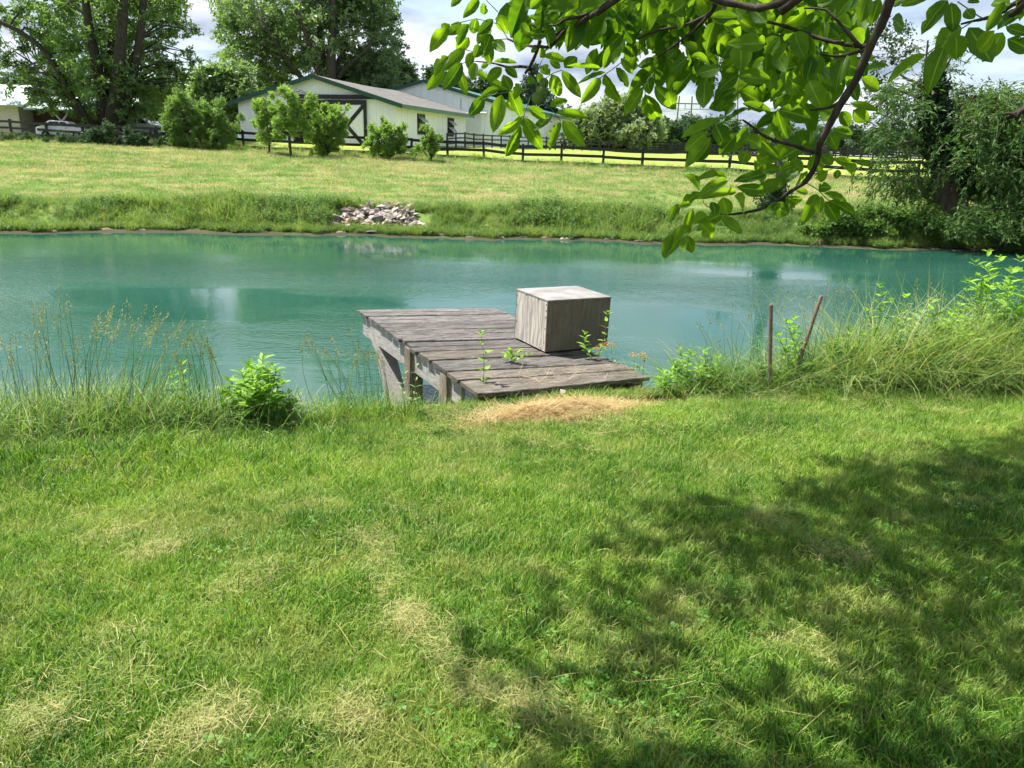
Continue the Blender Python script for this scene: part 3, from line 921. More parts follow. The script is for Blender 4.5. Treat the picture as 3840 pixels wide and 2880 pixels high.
p2 = gpt(499.5, 86.0)
B2W = 17.0
o2 = Vector((p2.x, p2.y, 1.6)) - fx * B2W
barn2 = frame_empty('barn', o2, FR, 'taller white metal barn with green roof standing behind the low barn', 'barn')
gable_barn(barn2, B2W, 47.0, 4.55, 6.75, 'old_siding', 'old_side', 'green_roof', 'green_trim', .35, .3)
q = MB()
for i in range(30):      # corrugated sliding door: every rib is folded
    x0 = 11.0 + i * .125
    q.add([(x0, -.14, -.3), (x0 + .045, -.19, -.3), (x0 + .085, -.19, -.3), (x0 + .125, -.14, -.3),
           (x0, -.14, 3.45), (x0 + .045, -.19, 3.45), (x0 + .085, -.19, 3.45), (x0 + .125, -.14, 3.45)], [(0, 1, 5, 4), (1, 2, 6, 5), (2, 3, 7, 6)])
q.build('corrugated_door', M['metal_sheet'], barn2)
q = MB(); q.hexa([(8.8, -.5, 3.5), (15.6, -.5, 3.5), (15.6, -.02, 3.55), (8.8, -.02, 3.55), (8.8, -.5, 3.58), (15.6, -.5, 3.58), (15.6, -.02, 3.85), (8.8, -.02, 3.85)])
q.build('door_hood', M['white_paint'], barn2)
for sx_, w_ in ((3.2, .04), (12.6, .05), (16.6, .05)):
    q = MB(); q.box((sx_, -.03, 3.9), (sx_ + w_, -.005, 5.0)); q.build('seam_strip', M['pole'], barn2)
for yy in (9, 22, 34):
    q = MB(); q.box((B2W + .004, yy, 1.2), (B2W + .05, yy + 2.4, 3.6)); dd = q.build('side_door', M['old_side'], barn2)
    q = MB(); q.box((B2W + .05, yy - .1, 3.6), (B2W + .09, yy + 2.5, 3.68)); q.build('door_rail', M['pole'], dd)

hp = at_y(10, 100, 74.0)
house = empty('house', Vector((hp.x - 12, hp.y, 1.55)), 'pale green roofed house seen through the left maple branches', 'house')
q = MB(); q.box((0, 0, -.4), (12.6, 6, 2.75)); q.build('wall', M['cream_wall'], house)
q = MB(); q.box((12.6, 2.2, -.4), (22, 6, 2.7)); q.build('porch_wall', M['brown_wall'], house)
q = MB()
for xa, xb, z0, z1 in ((-1, 13.6, 2.7, 4.5), (13.6, 22.6, 2.35, 3.6)):
    V = [(xa, -.8, z0), (xb, -.8, z0 - .15), (xb, 3.2, z1), (xa, 3.2, z1), (xa, -.8, z0 + .14), (xb, -.8, z0 - .01), (xb, 3.2, z1 + .14), (xa, 3.2, z1 + .14)]
    q = MB(); q.hexa(V); q.build('roof', M['pale_roof'], house)
    V = [(xa, 3.2, z1), (xb, 3.2, z1), (xb, 7, z0), (xa, 7, z0), (xa, 3.2, z1 + .14), (xb, 3.2, z1 + .14), (xb, 7, z0 + .14), (xa, 7, z0 + .14)]
    q = MB(); q.hexa(V); q.build('roof', M['pale_roof'], house)
for xx in (4.2, 9.2):
    wn = MB(); wn.box((xx, -.03, .7), (xx + 1.5, -.004, 2.2)); wn = wn.build('window', M['pane'], house)
    q = MB(); q.box((xx - .1, -.07, .6), (xx, -.005, 2.3)); q.box((xx + 1.5, -.07, .6), (xx + 1.6, -.005, 2.3)); q.box((xx, -.07, 2.2), (xx + 1.5, -.005, 2.3)); q.build('window_frame', M['white_paint'], wn)
q = MB(); q.box((16.6, -.5, -.4), (16.8, -.3, 1.5)); q.bar((16.7, -.4, 1.4), (16.0, -.4, 2.2), .12, .12); q.bar((16.7, -.4, 1.4), (17.4, -.4, 2.2), .12, .12)
q.build('porch_post', M['white_paint'], house)


def car(label, loc, rz, long=4.4):
    root = empty('parked_car', loc, label, 'car', None, rz)
    s = long / 4.4
    prof = [(-2.2, .35), (2.2, .35), (2.2, .75), (2.05, .92), (1.15, 1.0), (.5, 1.48), (-.9, 1.52), (-1.75, 1.05), (-2.15, .95), (-2.2, .7)]
    q = MB(); n = len(prof)
    V = [(x * s, -.85, z) for x, z in prof] + [(x * s, .85, z) for x, z in prof]
    q.add(V, [tuple(range(n)), tuple(range(2 * n - 1, n - 1, -1))] + [(i, i + n, (i + 1) % n + n, (i + 1) % n) for i in range(n)])
    q.build('body', M['car_paint'], root, bevel=.05)
    for sy in (-.875, .855):
        for xs in ([(-1.45, 1.08), (-.1, 1.08), (-.1, 1.42), (-.85, 1.42)], [(0, 1.08), (.95, 1.04), (.42, 1.40), (0, 1.42)]):
            q = MB(); V = [(x * s, sy, z) for x, z in xs] + [(x * s, sy + .02, z) for x, z in xs]
            q.add(V, [(0, 1, 2, 3), (7, 6, 5, 4), (0, 4, 5, 1), (1, 5, 6, 2), (2, 6, 7, 3), (3, 7, 4, 0)]); q.build('side_window', M['pane'], root)
        for wx_ in (-1.35, 1.35):
            q = MB(); q.tube([(wx_ * s, sy - .02, .33), (wx_ * s, sy + .06, .33)], .33, 14)
            wh = q.build('wheel', M['tyre'], root)
            q = MB(); q.tube([(wx_ * s, sy - .035 if sy < 0 else sy + .05, .33), (wx_ * s, sy - .01 if sy < 0 else sy + .075, .33)], .19, 10); q.build('rim', M['louvre'], wh)
    return root


cp = gpt(66, 69.0); car('white parked car beside the porch, in front of the house', (cp.x, cp.y, cp.z - .05), R(8), 4.0)
cp = gpt(139, 74.0); car('white parked car just right of the big maple trunk', (cp.x + .6, cp.y, cp.z + .2), R(-12), 4.8)
# ------------------------------------------------------------------ fences
def fence(name, label, post_pts, height, rails, pw=.16, rail_h=.19, joined=False, side=-1):
    c = sum((Vector(p) for p in post_pts), Vector()) / len(post_pts)
    root = empty(name, (c.x, c.y, gz(c.x, c.y)), label, 'fence')
    P = local(root, post_pts)
    mbp = MB(); mbp.box((-pw / 2, -pw / 2, -.4), (pw / 2, pw / 2, height)); pm = mbp.mesh('post', M['black_paint'])
    for p in P:
        o = link('post', pm, root); o.location = p; o.rotation_euler = (R(random.gauss(0, 1.2)), R(random.gauss(0, 1.2)), R(random.uniform(-8, 8)))
        o.scale = (1, 1, random.uniform(.96, 1.05))
    if joined:
        for rz in rails:
            q = MB()
            for a, b in zip(P[:-1], P[1:]):
                q.bar(Vector(a) + Vector((0, side * .09, rz)), Vector(b) + Vector((0, side * .09, rz)), .04, rail_h)
            q.build('rail', M['black_paint'], root)
        return root
    for a, b in zip(P[:-1], P[1:]):
        for rz in rails:
            q = MB()
            a2 = Vector(a) + Vector((0, side * .09, rz + random.gauss(0, .02))); b2 = Vector(b) + Vector((0, side * .09, rz + random.gauss(0, .02)))
            mid = (a2 + b2) / 2 + Vector((0, 0, -abs(random.gauss(0, .02))))
            q.bar(a2, mid, .04, rail_h); q.bar(mid, b2, .04, rail_h)
            q.build('rail', M['black_paint'], root)
    return root


def fence_pt(px):
    k = (px - CX) / F / math.cos(PITCH)
    D = 56.2 / (1 + .27 * k)
    return gpt(px, D)


near_px = [-60, -24, 12, 48, 84, 120, 158, 201, 244, 290, 331, 372, 411.6, 447.8, 484, 522.7, 561, 602.9, 641.8, 686, 728.5, 774, 820, 868, 916, 966, 1018, 1072]
fence('board_fence', 'long black three rail board fence along the top of the mown field', [fence_pt(p) for p in near_px], 1.36, (.22, .72, 1.22))
bp = []
for i in range(19):
    px = 447 + 9.0 * i; bp.append(gpt(px, 74 + 1.7 * i))
fence('board_fence', 'black board fence running beside the taller barn behind the front fence', bp, 1.3, (.35, .8, 1.2), .14, .13, True)
fp = [gpt(585 + 12.5 * i, 112 - .5 * i) for i in range(38)]
fence('board_fence', 'distant black board fence across the yellow green pasture', fp, 1.45, (.3, .62, .95, 1.3), .14, .13, True)
fp = [gpt(560 + 14 * i, 150) for i in range(36)]
fence('board_fence', 'farthest dark fence line just below the distant woods', fp, 1.5, (.4, .85, 1.35), .15, .12, True)

# ------------------------------------------------------------------ power line
pb = gpt(681, 220.0)
pyl = empty('power_pylon', pb, 'two legged power pylon with cross bracing beyond the pasture', 'pylon')
q = MB(); q.bar((-2.1, 0, -.5), (-1.7, 0, 14.5), .35, .35, (0, 1, 0)); q.build('leg', M['pole'], pyl)
q = MB(); q.bar((2.1, 0, -.5), (1.7, 0, 14.5), .35, .35, (0, 1, 0)); q.build('leg', M['pole'], pyl)
q = MB(); q.bar((-4.4, -.25, 12.6), (4.4, -.25, 12.6), .2, .3); q.build('cross_arm', M['pole'], pyl)
q = MB(); q.bar((-1.95, -.22, 4.2), (1.85, -.22, 9.4), .15, .18); q.build('brace', M['pole'], pyl)
q = MB(); q.bar((1.95, .22, 4.2), (-1.85, .22, 9.4), .15, .18); q.build('brace', M['pole'], pyl)
for xx in (-4.1, 0, 4.1):
    q = MB(); q.tube([(xx, -.25, 12.45), (xx, -.25, 11.3)], .1, 6); q.build('insulator', M['pole'], pyl)
for i, (xx, lab) in enumerate(((-4.1, 'lowest'), (0, 'middle'), (4.1, 'highest'))):
    a = pb + Vector((xx, -.25, 11.3)); b = at_y(1200, 66 - 9 * i, 120)
    q = MB(); pts = []
    for k in range(25):
        t = k / 24; p = a.lerp(b, t); p.z -= 5.0 * 4 * t * (1 - t) * .5; pts.append(p - a)
    q.tube(pts, .045, 4)
    c2 = at_y(-200, 128 - 2 * i, 330); pts = []
    for k in range(21):
        t = k / 20; p = a.lerp(c2, t); p.z -= 9.0 * 4 * t * (1 - t) * .5; pts.append(p - a)
    q.tube(pts, .045, 4)
    o = q.build('power_cable', M['wire']); o.location = a
    tag(o, 'thin dark power cable hung from the pylon, ' + lab + ' of the three', 'cable', 'cables on the pylon')

# ------------------------------------------------------------------ trees behind the fence
b = gpt(112, 71)
blob_tree('maple_tree', 'huge many stemmed maple left of the barns, branches down to the fence', 'tree', b, 71,
          [(-40, -20, 40), (-8, 8, 15), (20, -34, 34), (14, 26, 12), (28, 6, 16), (40, 34, 15), (66, 5, 34), (100, -30, 48), (100, 30, 38), (140, 5, 34), (150, -40, 46), (68, 52, 26), (8, 62, 9), (28, 72, 11),
           (130, 55, 30), (158, 38, 22), (172, 8, 16), (186, 76, 7), (193, 62, 7), (170, 68, 13), (188, 52, 6), (182, 28, 10), (176, 88, 9), (196, 30, 6), (199, 80, 5), (184, -4, 10), (95, 70, 32), (160, 90, 22), (125, 88, 26), (62, 85, 22), (34, 92, 11), (85, 100, 24), (50, 104, 11),
           (145, 108, 20), (-15, 55, 8), (-4, 42, 9), (-30, 40, 14), (50, 62, 14), (22, 48, 9), (-22, 75, 7), (40, 88, 9), (10, 88, 6)],
          13500, .29, 'lf_maple', 'bark_dark',
          [([(112, 140), (113, 118), (118, 80), (122, 20), (124, -40)], .85, .30, -6), ([(108, 140), (104, 112), (98, 70), (88, 20), (82, -40)], .7, .24, -5),
           ([(118, 139), (124, 110), (134, 70), (142, 20), (146, -40)], .6, .22, -5), ([(105, 138), (88, 122), (72, 98), (48, 55), (20, 32), (-10, 18)], .45, .14, -5),
           ([(55, 64), (38, 62), (20, 70)], .16, .05, 0), ([(116, 134), (108, 80), (112, 30), (104, -40)], .5, .2, -2), ([(112, 136), (96, 126), (84, 112), (78, 100)], .3, .1, -4)],
          depth=.75, sub=2.4, sigma=.14, shell=.5)
b = gpt(330, 94)
blob_tree('maple_tree', 'big round topped maple rising behind the low barn roof', 'tree', b, 94,
          [(250, 10, 34), (240, 42, 24), (262, 62, 24), (290, -20, 44), (300, 30, 34), (345, -30, 50), (345, 15, 34), (375, 5, 26), (384, 38, 20), (290, 62, 24),
           (232, 20, 16), (228, 58, 10), (240, 75, 14), (262, 85, 20), (385, 62, 16), (370, 75, 22), (392, 80, 16), (350, 60, 22), (318, 65, 18), (355, -5, 30), (272, 35, 24), (225, -10, 18), (393, 18, 10)],
          15500, .37, 'lf_maple_b', 'bark_grey',
          [([(331, 130), (331, 86), (331, 60), (333, 20), (332, -40)], .9, .28, -5), ([(330, 95), (335, 70), (345, 45), (352, 20)], .4, .12, -2), ([(328, 92), (318, 70), (308, 40), (296, 10)], .5, .16, -6),
           ([(326, 100), (300, 76), (282, 52), (268, 30)], .4, .12, -6), ([(330, 80), (322, 50), (318, 10), (314, -30)], .45, .18, -5), ([(332, 88), (345, 68), (366, 50), (376, 30)], .35, .12, -5)], depth=.7, sub=2.4, sigma=.15, shell=.5)
b = gpt(385, 100)
blob_tree('dark_tree', 'dark dense tree right of the barn maple, above the brown roof', 'tree', b, 100,
          [(352, 92, 18), (372, 82, 20), (392, 88, 18), (402, 76, 13), (385, 68, 14), (410, 92, 10), (362, 76, 14), (340, 84, 12)], 9000, .38, 'lf_dark', 'bark_dark', [([(385, 140), (384, 110), (382, 80)], .5, .15, 0)], depth=.8)
b = gpt(225, 84)
blob_tree('maple_tree', 'grey green tree filling the gap between the two maples', 'tree', b, 84,
          [(208, 88, 15), (222, 80, 16), (238, 84, 16), (250, 94, 15), (200, 102, 14), (215, 106, 16), (232, 108, 16), (244, 112, 12), (226, 124, 12), (212, 124, 10)], 8000, .36, 'lf_maple_b', 'bark_grey', [([(224, 140), (224, 115), (222, 92)], .35, .1, 0)], depth=.8)
# woods behind
def woods(name, label, D, tops, n, leaf, mat):
    blobs = []
    for x, y, r in tops:
        blobs.append((x, y, r)); yy = y + r
        while yy < 150:
            blobs.append((x + random.uniform(-3, 3), yy, r)); yy += r
    rng = np.random.default_rng(len(tops)); P, T = [], []
    ws = sum(q[2] ** 2 for q in blobs)
    for x, y, r in blobs:
        c = np.array(at_y(x, y, D + rng.uniform(-6, 6))); rr = r * D / F; nl = int(n * r * r / ws)
        P.append(c + rng.normal(size=(nl, 3)) * rr * .5); T.append(np.clip(.6 * rng.random(nl) + .4 * rng.random(), 0, 1))
    P = np.concatenate(P); T = np.concatenate(T); k = P[:, 2] > ground(P[:, 0], P[:, 1]); P, T = P[k], T[k]
    me = leaf_obj(name, P, leaf * RNG.uniform(.6, 1.4, len(P)), T, M[mat], None, SPRIG)
    return tag(me, label, 'woods', None, 'stuff')


woods('distant_woods', 'far line of trees behind the house on the left', 150, [(-20 + 14 * i, 82 + 5 * math.sin(i * 1.7), 9) for i in range(18)], 9000, .8, 'lf_far')
woods('distant_woods', 'far tree line beyond the pasture to the right of the pale willow', 260, [(600 + 11 * i, 136 + 4 * math.sin(i * 2.1) - (9 if 5 < i < 13 else 0), 7) for i in range(40)], 12000, 1.2, 'lf_far')
b = gpt(468, 128)
blob_tree('dark_tree', 'dark tree crowns showing over the green metal roof', 'tree', gpt(462, 140), 140,
          [(437, 82, 9), (448, 86, 9), (460, 90, 9), (472, 92, 8), (484, 88, 9), (494, 92, 9), (506, 98, 8), (432, 74, 6), (488, 98, 8)], 4500, .55, 'lf_dark', 'bark_dark', [([(465, 146), (465, 100)], .5, .2, 0)], depth=.8)
b = gpt(534, 130)
blob_tree('spruce_tree', 'blue green conifer behind the roof end of the taller barn', 'tree', b, 130,
          [(534, 70, 4), (533, 80, 7), (535, 90, 11), (534, 100, 15), (540, 110, 17), (534, 120, 18), (548, 118, 12), (520, 112, 10)], 5000, .5, 'lf_conifer', 'bark_dark', [([(534, 146), (534, 70)], .35, .05, 0)], depth=.6)
b = gpt(614, 110)
blob_tree('willow_tree', 'pale silvery rounded tree standing right of the barns', 'tree', b, 110,
          [(588, 124, 14), (602, 116, 14), (618, 113, 14), (634, 114, 14), (646, 122, 12), (578, 134, 12), (594, 136, 14), (612, 132, 16), (630, 134, 15), (646, 137, 12), (656, 132, 8), (609, 121, 12), (627, 108, 8), (572, 142, 8)],
          12000, .42, 'lf_silver', 'bark_grey', [([(610, 150), (611, 138), (612, 122)], .4, .12, 0)], depth=.8)
b = gpt(700, 180)
blob_tree('dark_tree', 'dark tree behind the pylon at the pasture end', 'tree', b, 180,
          [(664, 134, 9), (676, 131, 9), (690, 132, 10), (702, 130, 10), (714, 134, 9), (658, 139, 7), (720, 140, 7), (692, 141, 10), (672, 141, 9), (708, 141, 9)], 5000, .7, 'lf_dark', 'bark_dark', [([(690, 150), (690, 138)], .5, .2, 0)], depth=.8)

# ------------------------------------------------------------------ shrubs and saplings by the fence
def shrub(label, px, D, blobs, n, leaf=.20, mat='lf_shrub', name='shrub', stems=(), cat='shrub', **kw):
    rr_ = random.Random(label)
    y0_, y1_ = min(b_[1] for b_ in blobs), max(b_[1] for b_ in blobs)
    blobs = [(x, y + (6.5 * (y1_ - y) / max(8, y1_ - y0_)), r * .93) for x, y, r in blobs]
    blobs = [(x + rr_.gauss(0, .50) * r, y + rr_.gauss(-.05, .50) * r, r * rr_.uniform(.28, .52)) for x, y, r in blobs for _ in range(4)]
    return blob_tree(name, label, cat, gpt(px, D), D, blobs, int(n * .98), leaf * .58, mat, 'bark_dark', stems, depth=kw.pop('depth', .7), limb=.05, sub=kw.pop('sub', .8), sigma=.30, shell=.5, rise=1.25, **kw)


shrub('low dark shrub at the far left end of the fence', 15, 62, [(0, 142, 10), (15, 141, 10), (30, 142, 10), (-14, 143, 9), (40, 144, 8)], 3500)
shrub('low dark shrub below the porch, left of the maple trunk', 62, 62, [(50, 141, 10), (66, 139, 11), (80, 141, 11), (58, 145, 8), (74, 146, 8)], 3800)
shrub('wide dark shrub hiding the foot of the big maple', 106, 61, [(90, 139, 12), (102, 142, 11), (116, 142, 12), (130, 144, 10), (142, 144, 10), (98, 130, 7)], 5200)
shrub('low dark shrub right of the big maple foot', 156, 61, [(150, 145, 9), (162, 146, 9), (172, 147, 8)], 2200)
shrub('tall blue green shrub between the big maple and the fence posts', 181, 60.5, [(182, 92, 14), (172, 104, 12), (190, 106, 14), (180, 118, 15), (194, 122, 13), (176, 132, 13), (190, 137, 12), (202, 132, 9), (184, 146, 8), (168, 122, 8)], 8000, .20, 'lf_mid', stems=[([(176, 152), (178, 135), (182, 110)], .08, .03, 0)])
shrub('yellow green shrub with bright leaves, left of the low barn', 218, 60, [(208, 104, 12), (220, 114, 12), (230, 120, 10), (212, 122, 12), (226, 130, 11), (214, 138, 11), (208, 147, 8), (236, 128, 8), (204, 112, 8), (222, 142, 9)], 6500, .20, 'lf_mid')
shrub('slim leafy sapling, first of the pair in front of the white barn', 269, 56.5, [(263, 94, 8), (266, 104, 10), (260, 116, 10), (272, 118, 11), (266, 130, 12), (278, 132, 9), (256, 104, 6), (276, 108, 6), (264, 139, 8)], 5000, .17, 'lf_bright', 'sapling', [([(269, 156), (269, 140), (266, 118), (263, 96)], .09, .03, 0)], 'tree', depth=.8)
shrub('taller leafy sapling, second of the pair in front of the white barn', 290, 54.5, [(287, 88, 9), (292, 96, 11), (280, 104, 10), (298, 106, 11), (286, 116, 13), (302, 118, 11), (278, 122, 9), (290, 130, 13), (304, 130, 9), (280, 136, 8), (312, 98, 7), (316, 108, 9), (310, 94, 5)], 7500, .17, 'lf_bright', 'sapling', [([(291, 158), (290, 142), (289, 118), (287, 92)], .11, .03, 0)], 'tree', depth=.8)
shrub('broad bright bush covering the barn doorway', 326, 57, [(318, 112, 10), (330, 112, 10), (338, 117, 8), (316, 122, 11), (329, 124, 12), (339, 128, 9), (320, 136, 12), (333, 138, 12), (324, 147, 10), (337, 147, 8), (312, 142, 8), (341, 105, 3), (346, 101, 3), (328, 104, 4)], 9000, .18, 'lf_bright', 'bush')
shrub('round bright bush with upright shoots, right of the barn door', 385, 55.5, [(376, 128, 10), (388, 124, 10), (398, 126, 9), (382, 136, 12), (396, 138, 11), (388, 148, 11), (400, 148, 8), (376, 147, 9), (383, 116, 6), (404, 130, 6), (371, 138, 7)], 7500, .18, 'lf_bright', 'bush')
shrub('thin tall bush below the small barn window', 431, 54.5, [(426, 120, 5), (428, 128, 7), (432, 136, 8), (428, 144, 9), (436, 146, 8), (432, 152, 8), (440, 132, 5), (425, 136, 6)], 3200, .17, 'lf_bright', 'bush')

# ------------------------------------------------------------------ field grass, far bank weeds
rng = np.random.default_rng(3)
ft = [tuft('field_tuft', 26, .16, .28, M['field_grass'], .012, .5, .8, 2) for _ in range(4)]
N = 42000
y = 27.5 + (rng.random(N) ** 1.35) * 36; x = rng.uniform(-1, 1, N) * (y * .74 + 3)
k = (y < 57.5 - .27 * x) & (y > far_edge(x) + 2.2); x, y = x[k], y[k]
o = scatter('field_grass', np.stack([x, y, ground(x, y)], 1), ft, seed=1, scl=rng.uniform(.5, 1.2, len(x)) * np.clip(y / 40, .8, 1.2))
tag(o, 'short mown grass with straw streaks over the far field', 'grass', None, 'stuff')
# fringe of longer grass along the fence foot
N = 1600
px = rng.uniform(-20, 1040, N); P = []
for p_ in px:
    q = fence_pt(p_); P.append((q.x + rng.normal(0, .4), q.y + rng.normal(-.1, .45)))
P = np.array(P); P = np.column_stack([P, ground(P[:, 0], P[:, 1])])
fg = [tuft('fence_tuft', 30, .45, .25, M['field_grass'], .016, .35, .8, 3) for _ in range(3)] + [weed_clump('fence_weed', 6, .4, .25, M['lf_bank'], .12)]
o = scatter('fence_foot_grass', P, fg, seed=2, scl=rng.uniform(.5, 1.2, len(P)))
tag(o, 'longer grass and weeds left standing along the fence foot', 'grass', None, 'stuff')
# far bank
bw = [weed_clump('bank_weed', 9, .75, .32, M['lf_bank'], .15), weed_clump('bank_weed', 7, .95, .25, M['lf_bank'], .13), weed_clump('bank_weed', 12, .5, .4, M['lf_bank'], .17),
      tuft('bank_tuft', 60, .62, .3, M['bank_grass'], .018, .3, .8, 3), tuft('bank_tuft', 60, .5, .3, M['bank_grass'], .018, .4, .9, 3), tuft('bank_tuft', 45, .7, .25, M['dry_tall'], .012, .25, .6, 3)]
N = 13000
x = rng.uniform(-27, 29, N); f = rng.random(N) ** .85 * 3.1 + .02; y = far_edge(x) + f
clump = np.sin(x * .8 + 1) + .6 * np.sin(x * 2.1) + rng.normal(0, .5, N)
idx = np.where(rng.random(N) < .30 + .35 * (clump > .3), rng.integers(0, 3, N), np.where(rng.random(N) < .12, 5, rng.integers(3, 5, N)))
idx = np.where((f < .5) & (rng.random(N) < .8), rng.choice([3, 4], N), idx)
scl = np.where(f < .5, .5, np.where(f > 2.3, .6, 1.0)) * (0.78 + .25 * np.sin(x * .55 + .5) + .15 * np.sin(x * 1.7)) * rng.uniform(.36, .85, N)
pile = (np.abs(x + 4.75) < 1.75) & (f < 1.7)
low = pile & (f < .7) & (rng.random(N) < .35)
scl = np.where(low, .35, scl)
keep = ~pile | low
n_e = 5200
xe = rng.uniform(-24, 25, n_e); ye_ = far_edge(xe) + rng.uniform(-.08, .45, n_e)
kk = rng.random(n_e) < .50 + .4 * (np.sin(xe * 1.1) + .6 * np.sin(xe * 2.7 + 1) > -.3)
xe, ye_ = xe[kk], ye_[kk]
PE = np.stack([xe, ye_, np.maximum(ground(xe, ye_), WATER_Z - .02)], 1)
PB = np.stack([x, y, ground(x, y)], 1)[keep]
o = scatter('bank_weeds', np.concatenate([PB, PE]), bw, seed=3, scl=np.concatenate([scl[keep], rng.uniform(.22, .5, len(PE))]), idx=np.concatenate([idx[keep], rng.choice([2, 3, 4], len(PE))]))
tag(o, 'uncut weeds and grass along the far pond bank', 'weeds', None, 'stuff')

# ------------------------------------------------------------------ stone pile on the far bank, stones at the water
def stone_mesh(name, seed, mat):
    r = random.Random(seed)
    bm_pts = [Vector((r.uniform(-1, 1) * 1.0, r.uniform(-1, 1) * .75, r.uniform(-1, 1) * .45)) for _ in range(16)]
    import bmesh
    bm = bmesh.new()
    for p in bm_pts:
        bm.verts.new(p)
    res = bmesh.ops.convex_hull(bm, input=bm.verts)
    for v in [v for v in bm.verts if not v.link_faces]:
        bm.verts.remove(v)
    me = bpy.data.meshes.new(name); bm.to_mesh(me); bm.free(); me.materials.append(mat)
    return me


st_mats = [plain('pink_grey_stone', (0.41, 0.32, 0.265), 0.85, 0.2, 0.35, 5.0), plain('pale_stone', (0.44, 0.385, 0.33), 0.85, 0.2, 0.3, 5.0),
           plain('tan_stone', (0.42, 0.32, 0.21), 0.85, 0.2, 0.35, 5.0), plain('slate_stone', (0.17, 0.165, 0.17), 0.8, 0.2, 0.35, 5.0), plain('brown_stone', (0.32, 0.25, 0.21), 0.85, 0.2, 0.35, 5.0)]
st = [stone_mesh('stone', i, st_mats[i % 5 if i < 5 else (0, 1, 2, 4, 0, 1, 3)[i - 5]]) for i in range(12)]
pc = gpt(378, 27.6)
pile_root = empty('stone_pile', (pc.x, pc.y, gz(pc.x, pc.y)), 'heap of broken pinkish stones dumped on the far bank', 'stone pile')
rs = random.Random(4)
for i in range(330):
    u, v = rs.uniform(-1, 1), rs.random()
    if abs(u) > 1 - .5 * v + .05:
        continue
    yy = float(far_edge(pc.x)) + .12 + v * 1.9
    xx = pc.x + u * 1.62
    h = gz(xx, yy) + .25 * (1 - abs(u)) * math.sin(math.pi * min(1, v + .25)) + rs.uniform(-.04, .08)
    o = link('stone', st[rs.randrange(12)], pile_root)
    o.location = Vector((xx, yy, h)) - Vector(pile_root.location)
    s = rs.uniform(.09, .18) * (1 + .3 * (rs.random() < .2)); o.scale = (s * rs.uniform(.8, 1.5), s, s * rs.uniform(.7, 1.2))
    o.rotation_euler = (rs.uniform(-.6, .6), rs.uniform(-.6, .6), rs.uniform(0, 6.3))
shore = []
for px, s, lab in ((99, .42, 'rounded pinkish stone alone at the waterline on the far left'), (54, .2, None), (30, .18, None), (142, .2, None), (196, .22, None), (262, .2, None), (342, .25, None), (375, .48, 'long flat pink stone at the water below the stone pile'),
                   (402, .22, None), (440, .3, 'pinkish stone at the water, right of the stone pile'), (522, .3, None), (548, .34, None), (566, .25, None), (500, .2, None), (608, .22, None), (640, .2, None), (470, .2, None), (230, .2, None), (165, .16, None)):
    D = 25.5
    for _ in range(6):
        q = at_y(px, 235, D); D = float(far_edge(q.x)) - .08
    q = at_y(px, 235, D)
    o = link('shore_stone', st[rs.randrange(12)]); o.location = (q.x, D, WATER_Z + .05); o.scale = (s, s * .6, s * .45); o.rotation_euler = (0, 0, rs.uniform(-.4, .4))
    shore.append((px, o, lab))
names = ('nearest', 'second', 'third', 'fourth', 'fifth', 'sixth', 'seventh', 'eighth', 'ninth', 'tenth', 'eleventh')
lefts = sorted([q for q in shore if q[0] < 372 and not q[2]], key=lambda q: -q[0]); rights = sorted([q for q in shore if q[0] > 376 and not q[2]], key=lambda q: q[0])
for side_, lst in (('left', lefts), ('right', rights)):
    for i, (px, o, lab) in enumerate(lst):
        tag(o, names[i] + ' small waterline stone to the ' + side_ + ' of the stone pile', 'stone', 'stones along the far waterline')
for px, o, lab in shore:
    if lab: tag(o, lab, 'stone', 'stones along the far waterline')
# ------------------------------------------------------------------ willow, ivy clad trunk, poplar on the far bank at the right
def strands(starts, lengths, out, leaf, per_m, rng, sway=.25):
    """hanging shoots: returns leaf points, directions, and polylines"""
    P, Dr, lines_ = [], [], []
    for s, L, o in zip(starts, lengths, out):
        p = np.array(s, float); d = np.array(o, float); pts = [p.copy()]
        n = max(3, int(L / .25))
        for i in range(n):
            d = d + np.array([0, 0, -.45]) + rng.normal(0, .07, 3) * sway * 4; d /= np.linalg.norm(d)
            q = p + d * L / n
            for _ in range(max(1, int(per_m * L / n))):
                t = rng.random(); P.append(p + (q - p) * t + rng.normal(0, .012, 3)); Dr.append(d * .9 + rng.normal(0, .45, 3))
            p = q; pts.append(p.copy())
        lines_.append(pts)
    return np.array(P), np.array(Dr), lines_


rng = np.random.default_rng(21)
WD = 28.6
wb = gpt(948, WD)
willow = empty('willow_tree', wb, 'tall willow on the far bank with its trunk wrapped in dark ivy', 'tree')
q = MB()
tp = [at_y(951, 224, WD), at_y(949, 205, WD), at_y(944, 180, WD), at_y(938, 150, WD), at_y(933, 115, WD), at_y(934, 78, WD)]
tp[0].z = wb.z - .2
q.tube(local(willow, tp), [.85, .55, .40, .36, .30, .2], 12, cap=False, rough=.12)
for pts, r0 in (([(934, 110), (915, 96), (893, 88)], .10), ([(936, 140), (915, 140), (890, 148)], .08), ([(945, 180), (968, 150), (990, 120), (1004, 100)], .18), ([(940, 150), (962, 120), (975, 96)], .12), ([(934, 95), (925, 70), (928, 40)], .07), ([(935, 85), (950, 60), (962, 40)], .05), ([(947, 195), (985, 172), (1020, 160)], .16), ([(934, 90), (905, 78), (895, 70)], .06)):
    W = [at_y(x, y, WD + rng.normal(0, .3)) for x, y in pts]
    q.tube(local(willow, W), [r0, r0 * .7, r0 * .4, r0 * .25][:len(W)], 6, cap=False)
q.build('trunk', M['bark_willow'], willow, True)
